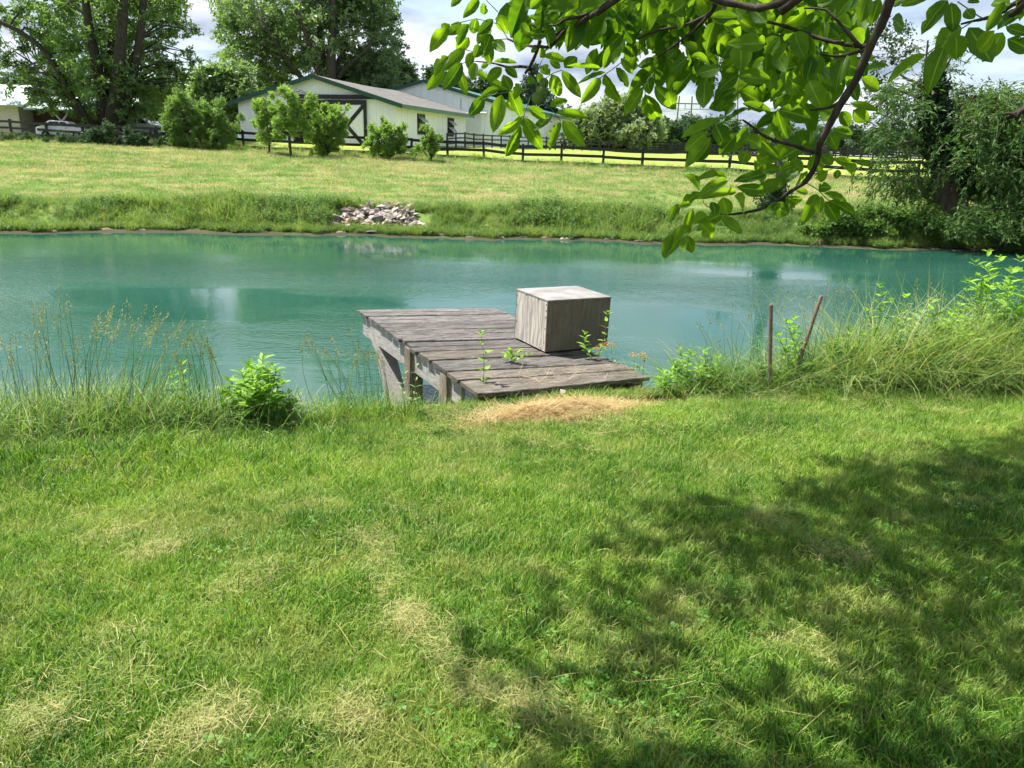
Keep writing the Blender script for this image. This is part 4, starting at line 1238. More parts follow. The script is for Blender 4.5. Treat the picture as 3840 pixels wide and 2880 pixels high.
# ivy sheath
P = []
for _ in range(9000):
    t = rng.random() ** .8
    py = 200 - 135 * t; cx_ = np.interp(py, [78, 115, 150, 180, 205], [934, 933, 938, 944, 949])
    w_ = np.interp(py, [62, 75, 90, 120, 150, 175, 200], [2, 7, 11, 12, 13, 11, 6]) * (1 + .28 * math.sin(py * .31) + .18 * math.sin(py * .83))
    a = rng.uniform(0, 6.283); r = w_ * WD / F * (rng.random() ** .25) * 1.05
    c = at_y(cx_, py, WD)
    P.append((c.x + r * math.cos(a), c.y + r * math.sin(a), c.z + rng.normal(0, .08)))
leaf_obj('ivy', P, RNG.uniform(.09, .19, len(P)), RNG.random(len(P)), M['lf_ivy'], willow, KITE, None, .4, .3)
# hanging shoots
S, Ls, O = [], [], []
def spray(x, y, n, sx, sy, L0, L1, D=WD, out=1.0, dd=1.0):
    if 912 < x < 972 and D == WD: D, dd = WD + 1.3, .5      # shoots round the trunk hang behind it
    for _ in range(int(n * 1.35)):
        p = at_y(x + rng.normal(0, sx), y + rng.normal(0, sy), D + rng.normal(0, dd))
        gz0 = max(gz(p.x, p.y), WATER_Z) + .1
        L = min(rng.uniform(L0, L1), max(.3, (p.z - gz0)))
        a = rng.uniform(0, 6.283); S.append(tuple(p)); Ls.append(L); O.append((math.cos(a) * out, math.sin(a) * out, rng.uniform(.1, .9)))
spray(905, 100, 90, 12, 10, .4, 1.2); spray(893, 92, 50, 8, 8, .3, .9); spray(886, 125, 40, 6, 6, .4, .9); spray(905, 135, 50, 12, 10, .5, 1.2)
spray(892, 165, 26, 8, 5, .5, 1.3); spray(903, 178, 40, 12, 6, .8, 1.8); spray(925, 180, 40, 8, 8, .8, 1.8); spray(918, 195, 40, 12, 6, .6, 1.2)
spray(928, 50, 18, 10, 9, .3, .7); spray(955, 48, 22, 10, 8, .3, .7); spray(946, 72, 30, 9, 8, .3, .8)
spray(968, 105, 110, 9, 10, .7, 1.6); spray(985, 110, 140, 9, 10, .7, 1.8); spray(1003, 105, 160, 10, 9, .7, 1.8); spray(1024, 112, 120, 10, 10, .7, 1.8); spray(998, 135, 200, 18, 10, .9, 2.0)
spray(975, 140, 120, 10, 12, .8, 1.8); spray(1022, 145, 160, 10, 12, .8, 2.0); spray(985, 168, 140, 14, 8, .8, 1.8); spray(1010, 172, 160, 14, 8, .8, 1.8); spray(962, 175, 70, 7, 8, .7, 1.5)
spray(1045, 130, 130, 10, 16, .8, 2.0)
P, Dr, ln = strands(S, Ls, O, .2, 17, rng)
leaf_obj('hanging_leaves', P, RNG.uniform(.14, .27, len(P)), RNG.random(len(P)), M['lf_willow'], willow, NARROW, Dr, .2, .2)
q = MB()
for l_ in ln[::2]:
    q.tube(local(willow, l_[::2]), .006, 3, cap=False)
q.build('shoots', M['stem_red'], willow)['kind'] = 'stuff'
# the fallen willow limb at the right, dragging in the water
FD = 26.8
fb_ = at_y(995, 222, FD)
fallen = empty('fallen_limb', fb_, 'fallen willow limb drooping into the water at the right of the far bank', 'limb')
q = MB(); q.tube(local(fallen, [at_y(1024, 196, FD), at_y(1000, 208, FD), at_y(975, 218, FD - .3), at_y(952, 226, FD - .6)]), [.09, .07, .05, .03], 6); q.build('bough', M['bark_willow'], fallen, True)
S, Ls, O = [], [], []
spray(1000, 215, 200, 22, 7, .5, 1.3, FD - .5, 1.0, .5); spray(975, 228, 150, 18, 5, .3, .8, FD - .9, 1.0, .4); spray(1015, 228, 170, 14, 6, .4, 1.0, FD - .9, 1.0, .4); spray(1035, 205, 120, 10, 12, .6, 1.3, FD - .3, 1, .5)
P, Dr, ln = strands(S, Ls, O, .2, 18, rng)
P[:, 2] = np.maximum(P[:, 2], WATER_Z + .01)
leaf_obj('hanging_leaves', P, RNG.uniform(.12, .22, len(P)), RNG.random(len(P)) * .8, M['lf_willow'], fallen, NARROW, Dr, .2, .2)
# darker backing trees at the far right
blob_tree('dark_tree', 'dark leafy tree filling in behind the willow at the right edge', 'tree', gpt(1018, 33), 33,
          [(1000, 150, 16), (1020, 150, 18), (1035, 130, 18), (985, 165, 14), (1010, 180, 16), (1030, 185, 16), (990, 190, 12), (972, 158, 10), (1045, 160, 16), (965, 185, 9)], 14000, .17, 'lf_dark', 'bark_dark', [([(1018, 210), (1018, 160)], .2, .08, 0)], depth=.5, limb=.06)
# poplar in front of the pasture
PD = 30.5
pp = gpt(779, PD)
blob_tree('poplar_tree', 'slender poplar on the far bank behind the walnut branch', 'tree', pp, PD,
          [(748, 12, 14), (770, 0, 20), (735, 40, 12), (722, 60, 9), (715, 78, 8), (712, 92, 5), (760, 40, 15), (790, 30, 16), (815, 10, 18), (840, 20, 14), (862, 22, 14), (880, 32, 12), (898, 40, 10), (908, 52, 7), (888, 58, 10), (872, 70, 11),
           (878, 84, 8), (850, 60, 12), (830, 50, 12), (735, 145, 5), (728, 155, 4), (742, 152, 4), (700, 98, 3), (775, 70, 12), (800, 80, 10), (906, 28, 6), (868, 92, 5)], 6500, .125, 'lf_poplar', 'bark_grey',
          [([(780, 212), (781, 180), (784, 130), (788, 80), (790, 20), (788, -30)], .26, .12, 0), ([(786, 110), (820, 70), (860, 40), (890, 35)], .09, .03, -.4), ([(786, 100), (760, 60), (740, 35), (725, 50)], .09, .03, -.4), ([(789, 60), (830, 30), (850, 10)], .08, .03, .3)],
          depth=.6, limb=.014, tmpl=KITE, sub=1.0)
blob_tree('ivy_mound', 'dark ivy mound round the foot of the poplar', 'ivy', gpt(774, 29.8), 29.8, [(777, 195, 9), (772, 203, 10), (782, 206, 9), (765, 210, 10), (778, 188, 6)], 4200, .11, 'lf_ivy', 'bark_dark', depth=.6, limb=.02, tmpl=KITE)
blob_tree('vine_thicket', 'dark green leafy thicket on the bank left of the willow trunk', 'thicket', gpt(870, 27.6), 27.6,
          [(806, 230, 8), (820, 225, 9), (835, 220, 9), (850, 217, 9), (865, 216, 9), (880, 216, 9), (895, 218, 9), (908, 219, 9), (922, 221, 9), (935, 226, 8), (845, 228, 9), (865, 228, 9), (885, 229, 9), (905, 231, 9), (825, 232, 7), (930, 214, 8), (958, 232, 8)], 15000, .115, 'lf_thicket', 'bark_dark', depth=.7, limb=.02, tmpl=KITE, shell=.5)
# bare branch standing out of the water
bd = 26.0
bb = at_z(820, 247, WATER_Z)
dw = empty('dead_branch', bb, 'bare bent branch sticking out of the pond near the far bank', 'branch')
q = MB(); Dd = bb.y
q.tube(local(dw, [at_y(808, 247.5, Dd), at_y(813, 243.5, Dd), at_y(820, 240, Dd), at_y(824, 243, Dd), at_y(831, 246, Dd + .2)]), [.022, .02, .018, .014, .008], 6)
q.tube(local(dw, [at_y(820, 240, Dd), at_y(820, 245, Dd - .2), at_y(814, 248, Dd - .3)]), [.014, .012, .007], 5); q.build('stem', M['bark_willow'], dw, True)

# ------------------------------------------------------------------ dock and plywood box
DO = EYE + Vector((0.33323722, 7.68273578, -2.00689584))
DX = Vector((0.88230245, 0.47043555, -0.01525723)); DZ = Vector((.0173144, -.0000458, .9998501)); DY = DZ.cross(DX)
DM = Matrix(((DX.x, DY.x, DZ.x, DO.x), (DX.y, DY.y, DZ.y, DO.y), (DX.z, DY.z, DZ.z, DO.z), (0, 0, 0, 1)))
dock = empty('dock', DO, 'weathered plank dock standing on posts over the green pond', 'dock'); dock.matrix_world = DM
A0, A1 = -1.21, .535
bl = [2.584, 2.40, 2.205, 2.005, 1.82, 1.62, 1.42, 1.205, 1.01, .895, .70, .52, .345, .165, -.05, -.265, -.53, -.95]
nb = len(bl)
br = [bl[i] - (.326 if bl[i] > .4 else .326 - .07 * (.4 - bl[i]) / .93 if bl[i] > -.6 else .105) for i in range(nb)]
for i in range(nb - 1):
    q = MB(); ns = 16; th = .038
    gap = random.uniform(.008, .020); gap2 = gap + (.016 if i in (8, 12) else 0)
    a0 = A0 + random.uniform(-.018, .022); a1 = A1 + random.uniform(-.02, .02)
    dz = random.uniform(-.006, .006) - (.012 if i >= 9 else 0) - (.006 if i == 16 else 0)
    cup = random.uniform(-.004, .004)
    V = []
    for k in range(ns + 1):
        t = k / ns; a = a0 + (a1 - a0) * t
        tt = (a - A0) / (A1 - A0)
        far = bl[i] + (br[i] - bl[i]) * tt - gap / 2 + random.gauss(0, .0032)
        near = bl[i + 1] + (br[i + 1] - bl[i + 1]) * tt + gap2 / 2 + random.gauss(0, .0032)
        if k in (0, ns):
            far -= .012 * random.random(); near += .012 * random.random()
        wv = dz + .004 * math.sin(t * 5 + i) + random.gauss(0, .0008)
        c = .006
        V += [(a, near, wv - c - th + .006), (a, near, wv - c), (a, near + c, wv), (a, (near + far) / 2, wv + cup), (a, far - c, wv), (a, far, wv - c), (a, far, wv - th)]
    m_ = 7
    Fc = []
    for k in range(ns):
        for j in range(m_):
            j2 = (j + 1) % m_
            Fc.append((k * m_ + j, (k + 1) * m_ + j, (k + 1) * m_ + j2, k * m_ + j2))
    Fc += [tuple(range(m_)), tuple(ns * m_ + j for j in range(m_ - 1, -1, -1))]
    q.add(V, Fc)
    q.build('plank', M['deck_tan' if i in (11, 12, 15, 16) else 'deck'], dock)
def dbox(name, a, b, mat, bevel=.004):
    q = MB(); q.box(a, b); return q.build(name, M[mat], dock, bevel=bevel)
bm_ = dbox('beam', (-1.165, -.50, -.29), (-1.125, 2.50, -.052), 'beam_wood')
dbox('beam', (.46, -.75, -.29), (.50, 2.18, -.055), 'beam_wood'); dbox('beam', (-.36, -.6, -.27), (-.32, 2.3, -.056), 'post_wood')
q = MB(); q.hexa([(-1.12, 2.45, -.28), (.47, 2.13, -.28), (.47, 2.17, -.28), (-1.12, 2.49, -.28), (-1.12, 2.45, -.06), (.47, 2.13, -.06), (.47, 2.17, -.06), (-1.12, 2.49, -.06)]); q.build('end_beam', M['post_wood'], dock)
q = MB(); q.hexa([(-1.12, -.78, -.24), (.47, -.90, -.24), (.47, -.86, -.24), (-1.12, -.74, -.24), (-1.12, -.78, -.062), (.47, -.90, -.062), (.47, -.86, -.062), (-1.12, -.74, -.062)]); q.build('front_beam', M['post_wood'], dock)
def rough_post(a, b, w, z0, z1, mat='post_wood'):
    q = MB(); ns = 8; V, Fc = [], []
    for k in range(ns + 1):
        z = z0 + (z1 - z0) * k / ns
        for i_, (dx_, dy_) in enumerate(((-1, -1), (-.3, -1.08), (1, -1), (1.06, .2), (1, 1), (-.1, 1.05), (-1, 1), (-1.07, -.2))):
            V.append((a + dx_ * w / 2 * random.uniform(.94, 1.05), b + dy_ * w / 2 * random.uniform(.94, 1.05), z))
    for k in range(ns):
        for j in range(8):
            j2 = (j + 1) % 8; Fc.append((k * 8 + j, k * 8 + j2, k * 8 + 8 + j2, k * 8 + 8 + j))
    Fc += [tuple(range(7, -1, -1)), tuple(ns * 8 + j for j in range(8))]
    q.add(V, Fc); return q.build('post', M[mat], dock)
rough_post(-1.135, .80, .15, -1.6, -.046, 'post_wood'); rough_post(-1.12, -.16, .17, -1.2, -.058)
rough_post(.44, -.93, .13, -.9, -.066); rough_post(-1.06, -.70, .13, -.9, -.066); rough_post(.40, .6, .15, -1.6, -.06); rough_post(.40, -.2, .15, -1.4, -.06)
rough_post(-1.08, 2.35, .1, -.32, -.05)
q = MB(); q.bar((-1.095, 2.08, -.12), (-1.10, .70, -1.62), .045, .24, (-1, 0, 0)); q.build('brace', M['beam_wood'], dock, bevel=.004)
q = MB(); q.bar((.54, 1.70, -.30), (.54, .70, -1.55), .05, .2, (-1, 0, 0)); q.build('brace', M['beam_wood'], dock)
q = MB(); q.bar((-1.1, .76, -.80), (-1.1, -.1, -.80), .14, .045); q.build('cross_board', M['beam_wood'], dock)

box = empty('plywood_box', DO, 'grey weathered plywood box standing on the right edge of the dock', 'box'); box.matrix_world = DM
BW, BD, BH, TP = .769, .678, .55, .013
def panel(name, a, b, mat):
    q = MB(); q.box(a, b); return q.build(name, M[mat], box, bevel=.0015)
z0 = .012
pf = panel('front_panel', (0.0, 0, z0), (BW, TP, BH - TP - .001), 'ply_shaded')
ps = panel('side_panel', (0.0, TP + .001, z0), (TP, BD - TP - .001, BH - TP - .001), 'ply_lit')
panel('side_panel', (BW - TP, TP + .001, z0), (BW, BD - TP - .001, BH - TP - .001), 'ply_lit')
panel('back_panel', (0.0, BD - TP, z0), (BW, BD, BH - TP - .001), 'ply_shaded')
panel('top_panel', (-.004, -.005, BH - TP), (BW + .004, BD + .003, BH + .002), 'ply_top')
nm_ = MB(); nm_.tube([(0, 0, 0), (0, 0, .0025)], .0075, 7); nm_ = nm_.mesh('nail', M['nail'])
for x, z in [(.09, .535), (.22, .53), (.42, .535), (.61, .534), (.745, .53), (.022, .45), (.016, .345), (.018, .20), (.02, .09), (.75, .12), (.748, .33), (.75, .42), (.2, .03), (.45, .025)]:
    o = link('nail', nm_, pf); o.location = (x, -.0003, z - .012); o.rotation_euler = (R(90), 0, 0)
for y_, z in [(.03, .50), (.028, .44), (.026, .37), (.03, .25), (.035, .1), (.65, .48), (.655, .38), (.65, .2), (.18, .525), (.45, .525), (.1, .03)]:
    o = link('nail', nm_, ps); o.location = (-.0003, y_, z); o.rotation_euler = (0, R(-90), 0)
root_pebble = stone_mesh('pebble', 77, st_mats[1])
pw = onground(563.5, 385.5)
o = link('white_pebble', root_pebble); o.location = (pw.x, pw.y, pw.z + .06); o.scale = (.032, .028, .05)
tag(o, 'small white stone lying on the straw in front of the dock', 'stone')

# ------------------------------------------------------------------ two wooden stakes
for (bx, by), (tx, ty), D, lab in (((769.6, 384), (771, 304), 6.75, 'upright brown wooden stake in the grass, left of the leaning one'), ((794, 376), (821.5, 295.5), 6.95, 'leaning brown wooden stake in the grass beside the upright one')):
    b = at_y(bx, by, D); t = at_y(tx, ty, D + (.05 if tx > 800 else 0))
    g_ = gz(b.x, b.y); b = b + (b - t) * ((b.z - g_ + .12) / (t.z - b.z))
    sr = empty('wooden_stake', (b.x, b.y, g_), lab, 'stake', 'wooden stakes in the lawn edge')
    q = MB(); d = (t - b)
    q.tube(local(sr, [b, b + d * .3, b + d * .7, b + d * .985, b + d * .995, t]), [.0175, .018, .018, .0178, .016, .011], 12)
    q.build('shaft', M['stake'], sr, True)
# ------------------------------------------------------------------ walnut tree: limbs, leaflets, shade canopy
def leaflet_mesh(seed, holes=False):
    r = random.Random(seed)
    rows, V, luv = 9, [], []
    bend = r.uniform(-.30, .60); curl = r.uniform(.05, .42); side = r.uniform(-.10, .10)
    bite = (r.randrange(3, 7), r.choice((0, 4)), r.uniform(.15, .6)) if holes else None
    for i in range(rows + 1):
        t = i / rows
        w = (math.sin(math.pi * min(1, t ** .9)) ** .68) * (.5 if t < .999 else 0) if 0 < t < 1 else 0.012
        zb = -bend * t * t
        for j, u in enumerate((-1, -.5, 0, .5, 1)):
            ww = w * u * (1 + .04 * r.uniform(-1, 1))
            if bite and i == bite[0] and j == bite[1]:
                ww *= bite[2]
            V.append((ww + side * math.sin(t * 3), t, zb + curl * w * (abs(u) ** 1.2) + .02 * math.sin(i * 2.6 + j) * abs(u)))
            luv.append((u, t, 0))
    Fc = [(i * 5 + j, i * 5 + j + 1, i * 5 + j + 6, i * 5 + j + 5) for i in range(rows) for j in range(4)]
    me = fast_mesh('leaflet', np.array(V), np.array(Fc), [M['lf_walnut']], np.full(len(V), r.random()), True)
    a = me.attributes.new('luv', 'FLOAT_VECTOR', 'POINT'); a.data.foreach_set('vector', np.array(luv, np.float32).ravel())
    return me


WL = [leaflet_mesh(i, i % 3 == 2) for i in range(14)]
wtr = empty('walnut_tree', (2.9, 1.2, gz(2.9, 1.2)), 'walnut tree whose leafy limbs hang over the pond at the top right', 'tree')
WR = Vector(wtr.location)
def z4p(x, y): return (666.7 + x * .16155, y * .16155)
def z7p(x, y): return (416 + x * .12056, y * .12056)
Zm = {4: z4p, 7: z7p}
# trunk and the limb the visible branches grow from (outside the picture, overhead at the right)
q = MB(); q.tube(local(wtr, [(2.9, 1.2, -.2), (2.85, 1.25, 1.2), (2.7, 1.4, 2.4), (2.4, 1.8, 3.3)]), [.26, .2, .17, .12], 12, cap=False, rough=.06)
q.build('trunk', M['bark_walnut'], wtr, True)
def wbranch(reg, pts, d0, d1, r0, r1, name='branch', extra=None):
    W = []
    for i, (x, y) in enumerate(pts):
        px, py = Zm[reg](x, y); W.append(at_y(px, py, d0 + (d1 - d0) * i / (len(pts) - 1)))
    if extra:
        W = [Vector(e) for e in extra] + W
    S = []
    k = len(W)
    for i in range(k - 1):
        p0, p1, p2, p3 = W[max(i - 1, 0)], W[i], W[i + 1], W[min(i + 2, k - 1)]
        for t in (0, .25, .5, .75):
            S.append(.5 * ((2 * p1) + (p2 - p0) * t + (2 * p0 - 5 * p1 + 4 * p2 - p3) * t * t + (3 * p1 - p0 - 3 * p2 + p3) * t ** 3))
    S.append(W[-1])
    q = MB(); q.tube(local(wtr, S), [(r0 + (r1 - r0) * i / (len(S) - 1)) * random.uniform(.9, 1.15) for i in range(len(S))], 7, rough=.08)
    q.build(name, M['bark_walnut'], wtr, True)
    return S
B = []
TOP = [(2.4, 1.8, 3.3)]
B += wbranch(4, [(1600, -420), (1480, -200), (1390, -20), (1340, 130), (1262, 285), (1180, 480), (1080, 640), (1000, 790), (945, 900), (938, 970), (910, 1050), (850, 1130), (760, 1190), (690, 1240), (590, 1290), (500, 1312), (390, 1327), (310, 1318)], 2.3, 2.75, .0165, .003, extra=[(2.4, 1.8, 3.3)])
B += wbranch(4, [(1255, 290), (1100, 272), (950, 238), (740, 165), (600, 130), (480, 100), (340, 55)], 2.5, 2.8, .0075, .003)
B += wbranch(4, [(1240, 305), (1130, 335), (1050, 348), (960, 335)], 2.5, 2.5, .006, .003)
B += wbranch(4, [(1075, 630), (1000, 668), (890, 682)], 2.5, 2.6, .006, .003)
B += wbranch(4, [(930, 948), (800, 905), (620, 850), (540, 790), (470, 742)], 2.6, 2.5, .007, .003)
B += wbranch(4, [(1200, 290), (1130, 210), (1040, 110), (980, 60), (850, 50)], 2.5, 2.6, .006, .003)
B += wbranch(4, [(1010, -150), (910, -80), (820, -40), (720, 12), (620, 40), (560, 50), (480, 36), (340, 10), (240, -30)], 2.4, 2.6, .013, .009, extra=[(2.4, 1.8, 3.3)])
B += wbranch(7, [(1720, -40), (1600, 20), (1510, 90), (1440, 140), (1340, 200), (1240, 250), (1170, 330), (1100, 388), (1020, 384), (950, 382), (850, 358), (760, 322)], 2.7, 3.1, .0095, .0035, extra=[(1.35, 2.3, 2.75)])
B += wbranch(7, [(1240, 245), (1160, 280), (1090, 275), (1000, 230), (900, 172)], 2.95, 3.05, .0075, .003)
B += wbranch(7, [(1430, 110), (1340, 140), (1240, 162), (1170, 205), (1110, 208)], 2.8, 2.9, .006, .003)
B += wbranch(7, [(1030, 335), (1010, 400), (985, 470), (945, 550), (905, 610)], 3.05, 3.1, .0075, .005)
B += wbranch(7, [(945, 558), (860, 552), (770, 556), (700, 540), (640, 524), (500, 508)], 3.1, 3.2, .006, .0025)
B += wbranch(7, [(950, 560), (966, 620), (972, 680), (980, 740)], 3.1, 3.1, .006, .0035)
B += wbranch(4, [(300, 30), (265, 85), (180, 130), (90, 160), (-60, 190), (-180, 240)], 2.6, 2.75, .008, .003)
B += wbranch(4, [(265, 85), (200, 160), (100, 240), (20, 300), (-60, 360)], 2.6, 2.8, .006, .0025)
B += wbranch(4, [(2420, -160), (2260, -30), (2140, 30), (2050, 90), (1960, 118), (1900, 130), (1820, 150)], 2.1, 2.2, .009, .0025, extra=[(2.4, 1.8, 3.3)])
B += wbranch(4, [(2420, 560), (2240, 670), (2190, 690), (2170, 725), (2130, 705), (2085, 705)], 2.6, 2.6, .011, .003, extra=[(2.62, 1.5, 2.7)])

nleaf = [0]
def put_leaf(base, tip, width, depth, roll=None, dt=None):
    """a leaflet from base to tip (world); width = breadth / length"""
    d = tip - base; L = d.length; y = d / L
    view = (base - EYE).normalized()
    want = (-view * 1.25 + Vector((random.gauss(-.05, .32), random.gauss(0, .22), random.gauss(.40, .32))))
    z = (want - y * want.dot(y)).normalized(); x = y.cross(z)
    o = link('leaf', WL[random.randrange(len(WL))], wtr)
    w = width * L * 1.0
    o.matrix_local = Matrix(((x.x * w, y.x * L, z.x * L, base.x - WR.x), (x.y * w, y.y * L, z.y * L, base.y - WR.y), (x.z * w, y.z * L, z.z * L, base.z - WR.z), (0, 0, 0, 1)))
    nleaf[0] += 1


def leaf_px(reg, bx, by, tx, ty, w, depth):
    b = Zm[reg](bx, by); t = Zm[reg](tx, ty)
    dj = random.gauss(0, .025)
    P0, P1 = at_y(*b, depth), at_y(*t, depth + dj)
    P1 = P0 + (P1 - P0) * 1.1
    put_leaf(P0, P1, .92 * w / max(20, math.hypot(tx - bx, ty - by)), depth)


def stalk(reg, pts, depth, r=.0016):
    q = MB(); q.tube(local(wtr, [at_y(*Zm[reg](x, y), depth) for x, y in pts]), r, 5); q.build('leaf_stalk', M['stem_green'], wtr, True)


L7 = [  # base x,y  tip x,y  width   (leaflets read off the photograph, left limb)
 (280, 200, 120, 370, 120), (375, 190, 275, 275, 80), (440, 200, 345, 360, 110), (440, 310, 345, 410, 100), (500, 150, 470, 280, 90), (520, -10, 410, 130, 80), (390, -40, 300, 50, 70), (560, 20, 560, 105, 55),
 (900, 30, 690, 190, 190), (690, 120, 720, 260, 120), (640, 160, 520, 270, 90), (620, 230, 520, 370, 100), (620, 280, 560, 440, 110), (640, 340, 735, 430, 85), (520, 370, 480, 470, 90), (600, 370, 600, 500, 100),
 (410, 400, 240, 570, 110), (280, 470, 150, 600, 110), (240, 590, 105, 735, 95), (380, 520, 240, 720, 120), (360, 560, 415, 775, 85), (480, 430, 430, 560, 90), (540, 560, 600, 540, 50), (500, 600, 590, 640, 60), (490, 520, 470, 660, 85), (710, 560, 600, 670, 90), (650, 510, 820, 540, 50), (740, 560, 830, 635, 70),
 (560, 800, 450, 945, 105), (710, 785, 645, 1075, 130), (700, 740, 520, 795, 75), (600, 660, 745, 740, 65), (790, 745, 730, 640, 75), (770, 760, 880, 940, 105), (740, 840, 880, 900, 90),
 (880, 965, 710, 1110, 90), (890, 975, 1025, 1215, 125), (870, 1045, 755, 1265, 95), (930, 890, 1070, 980, 90), (1130, 940, 990, 1085, 85), (1110, 880, 1245, 825, 85), (1165, 930, 1400, 975, 80), (1205, 1010, 1110, 1225, 95), (1215, 1000, 1385, 1195, 115),
 (1060, 470, 1225, 520, 80), (1125, 615, 1190, 780, 95), (1210, 585, 1355, 785, 100), (1110, 620, 1030, 545, 80), (1230, 560, 1320, 490, 70), (1200, 560, 1110, 510, 65), (1060, 400, 1020, 470, 60), (1005, 400, 960, 430, 45), (960, 630, 940, 690, 60), (1020, 600, 1040, 700, 60), (850, 690, 830, 800, 70),
 (1575, 600, 1360, 670, 45), (1530, 645, 1370, 845, 95), (1565, 610, 1675, 845, 105), (1660, 560, 1760, 705, 85), (1540, 570, 1270, 570, 40), (1500, 400, 1420, 600, 100), (1560, 410, 1480, 590, 80),
 (1990, 560, 1770, 730, 120), (1900, 780, 2010, 1010, 140), (1890, 720, 1750, 940, 110), (1980, 715, 2140, 890, 120), (1890, 560, 1930, 760, 110), (2080, 520, 2000, 670, 120), (2200, 610, 2100, 780, 120), (1980, 490, 1860, 550, 70), (2040, 480, 2130, 520, 70),
 (1830, 470, 1770, 590, 90), (1700, 480, 1790, 595, 60), (1800, 330, 1770, 530, 140), (1720, 270, 1570, 420, 110), (1740, 240, 1950, 300, 110), (1560, 160, 1500, 330, 110), (1470, 180, 1370, 350, 90), (1920, -40, 1940, 230, 150), (1640, 350, 1560, 550, 100), (1690, 400, 1640, 530, 70), (1660, 110, 1740, 190, 90),
 (1940, 300, 1950, 415, 70), (1290, 70, 1200, 160, 130), (1160, 60, 1110, 200, 90), (1440, -20, 1400, 100, 100), (1340, 20, 1280, 140, 130), (1100, 270, 940, 290, 90), (1340, 230, 1090, 430, 80), (960, 190, 880, 170, 60), (870, 200, 930, 260, 80), (940, 270, 900, 370, 70), (800, 270, 820, 320, 50), (930, 140, 1030, 200, 60),
 (1040, -20, 960, 60, 90), (1200, -40, 1130, 70, 100), (1560, 20, 1470, 110, 80), (1790, 60, 1720, 180, 100), (2080, 170, 2180, 200, 60), (2120, 90, 2190, 150, 80), (1900, 460, 1880, 400, 40), (2070, 400, 2090, 360, 35), (2150, 450, 2200, 520, 70)]
for v in L7:
    leaf_px(7, *v, 3.05 + random.gauss(0, .12) - (.25 if v[0] > 1500 else 0))
stalk(7, [(980, 735), (840, 750), (710, 775), (560, 795)], 3.1); stalk(7, [(975, 740), (930, 860), (890, 970), (872, 1045)], 3.1); stalk(7, [(985, 740), (1060, 830), (1130, 910), (1200, 1005)], 3.1)
stalk(7, [(980, 710), (1060, 660), (1130, 610), (1210, 580)], 3.1); stalk(7, [(975, 700), (1020, 560), (1060, 460)], 3.1); stalk(7, [(1740, 490), (1650, 560), (1530, 645)], 2.85); stalk(7, [(760, 320), (690, 200), (500, 155), (290, 205)], 3.1)
stalk(7, [(500, 508), (400, 520), (240, 590)], 3.2); stalk(7, [(760, 322), (640, 330), (480, 430), (400, 410)], 3.1); stalk(7, [(2050, 430), (1980, 540), (1900, 720), (1900, 780)], 2.8); stalk(7, [(680, 100), (600, 20), (560, -30)], 3.1)
stalk(7, [(1860, 100), (1850, 300), (1860, 480)], 2.8); stalk(7, [(1650, 60), (1740, 250), (1800, 330)], 2.8)
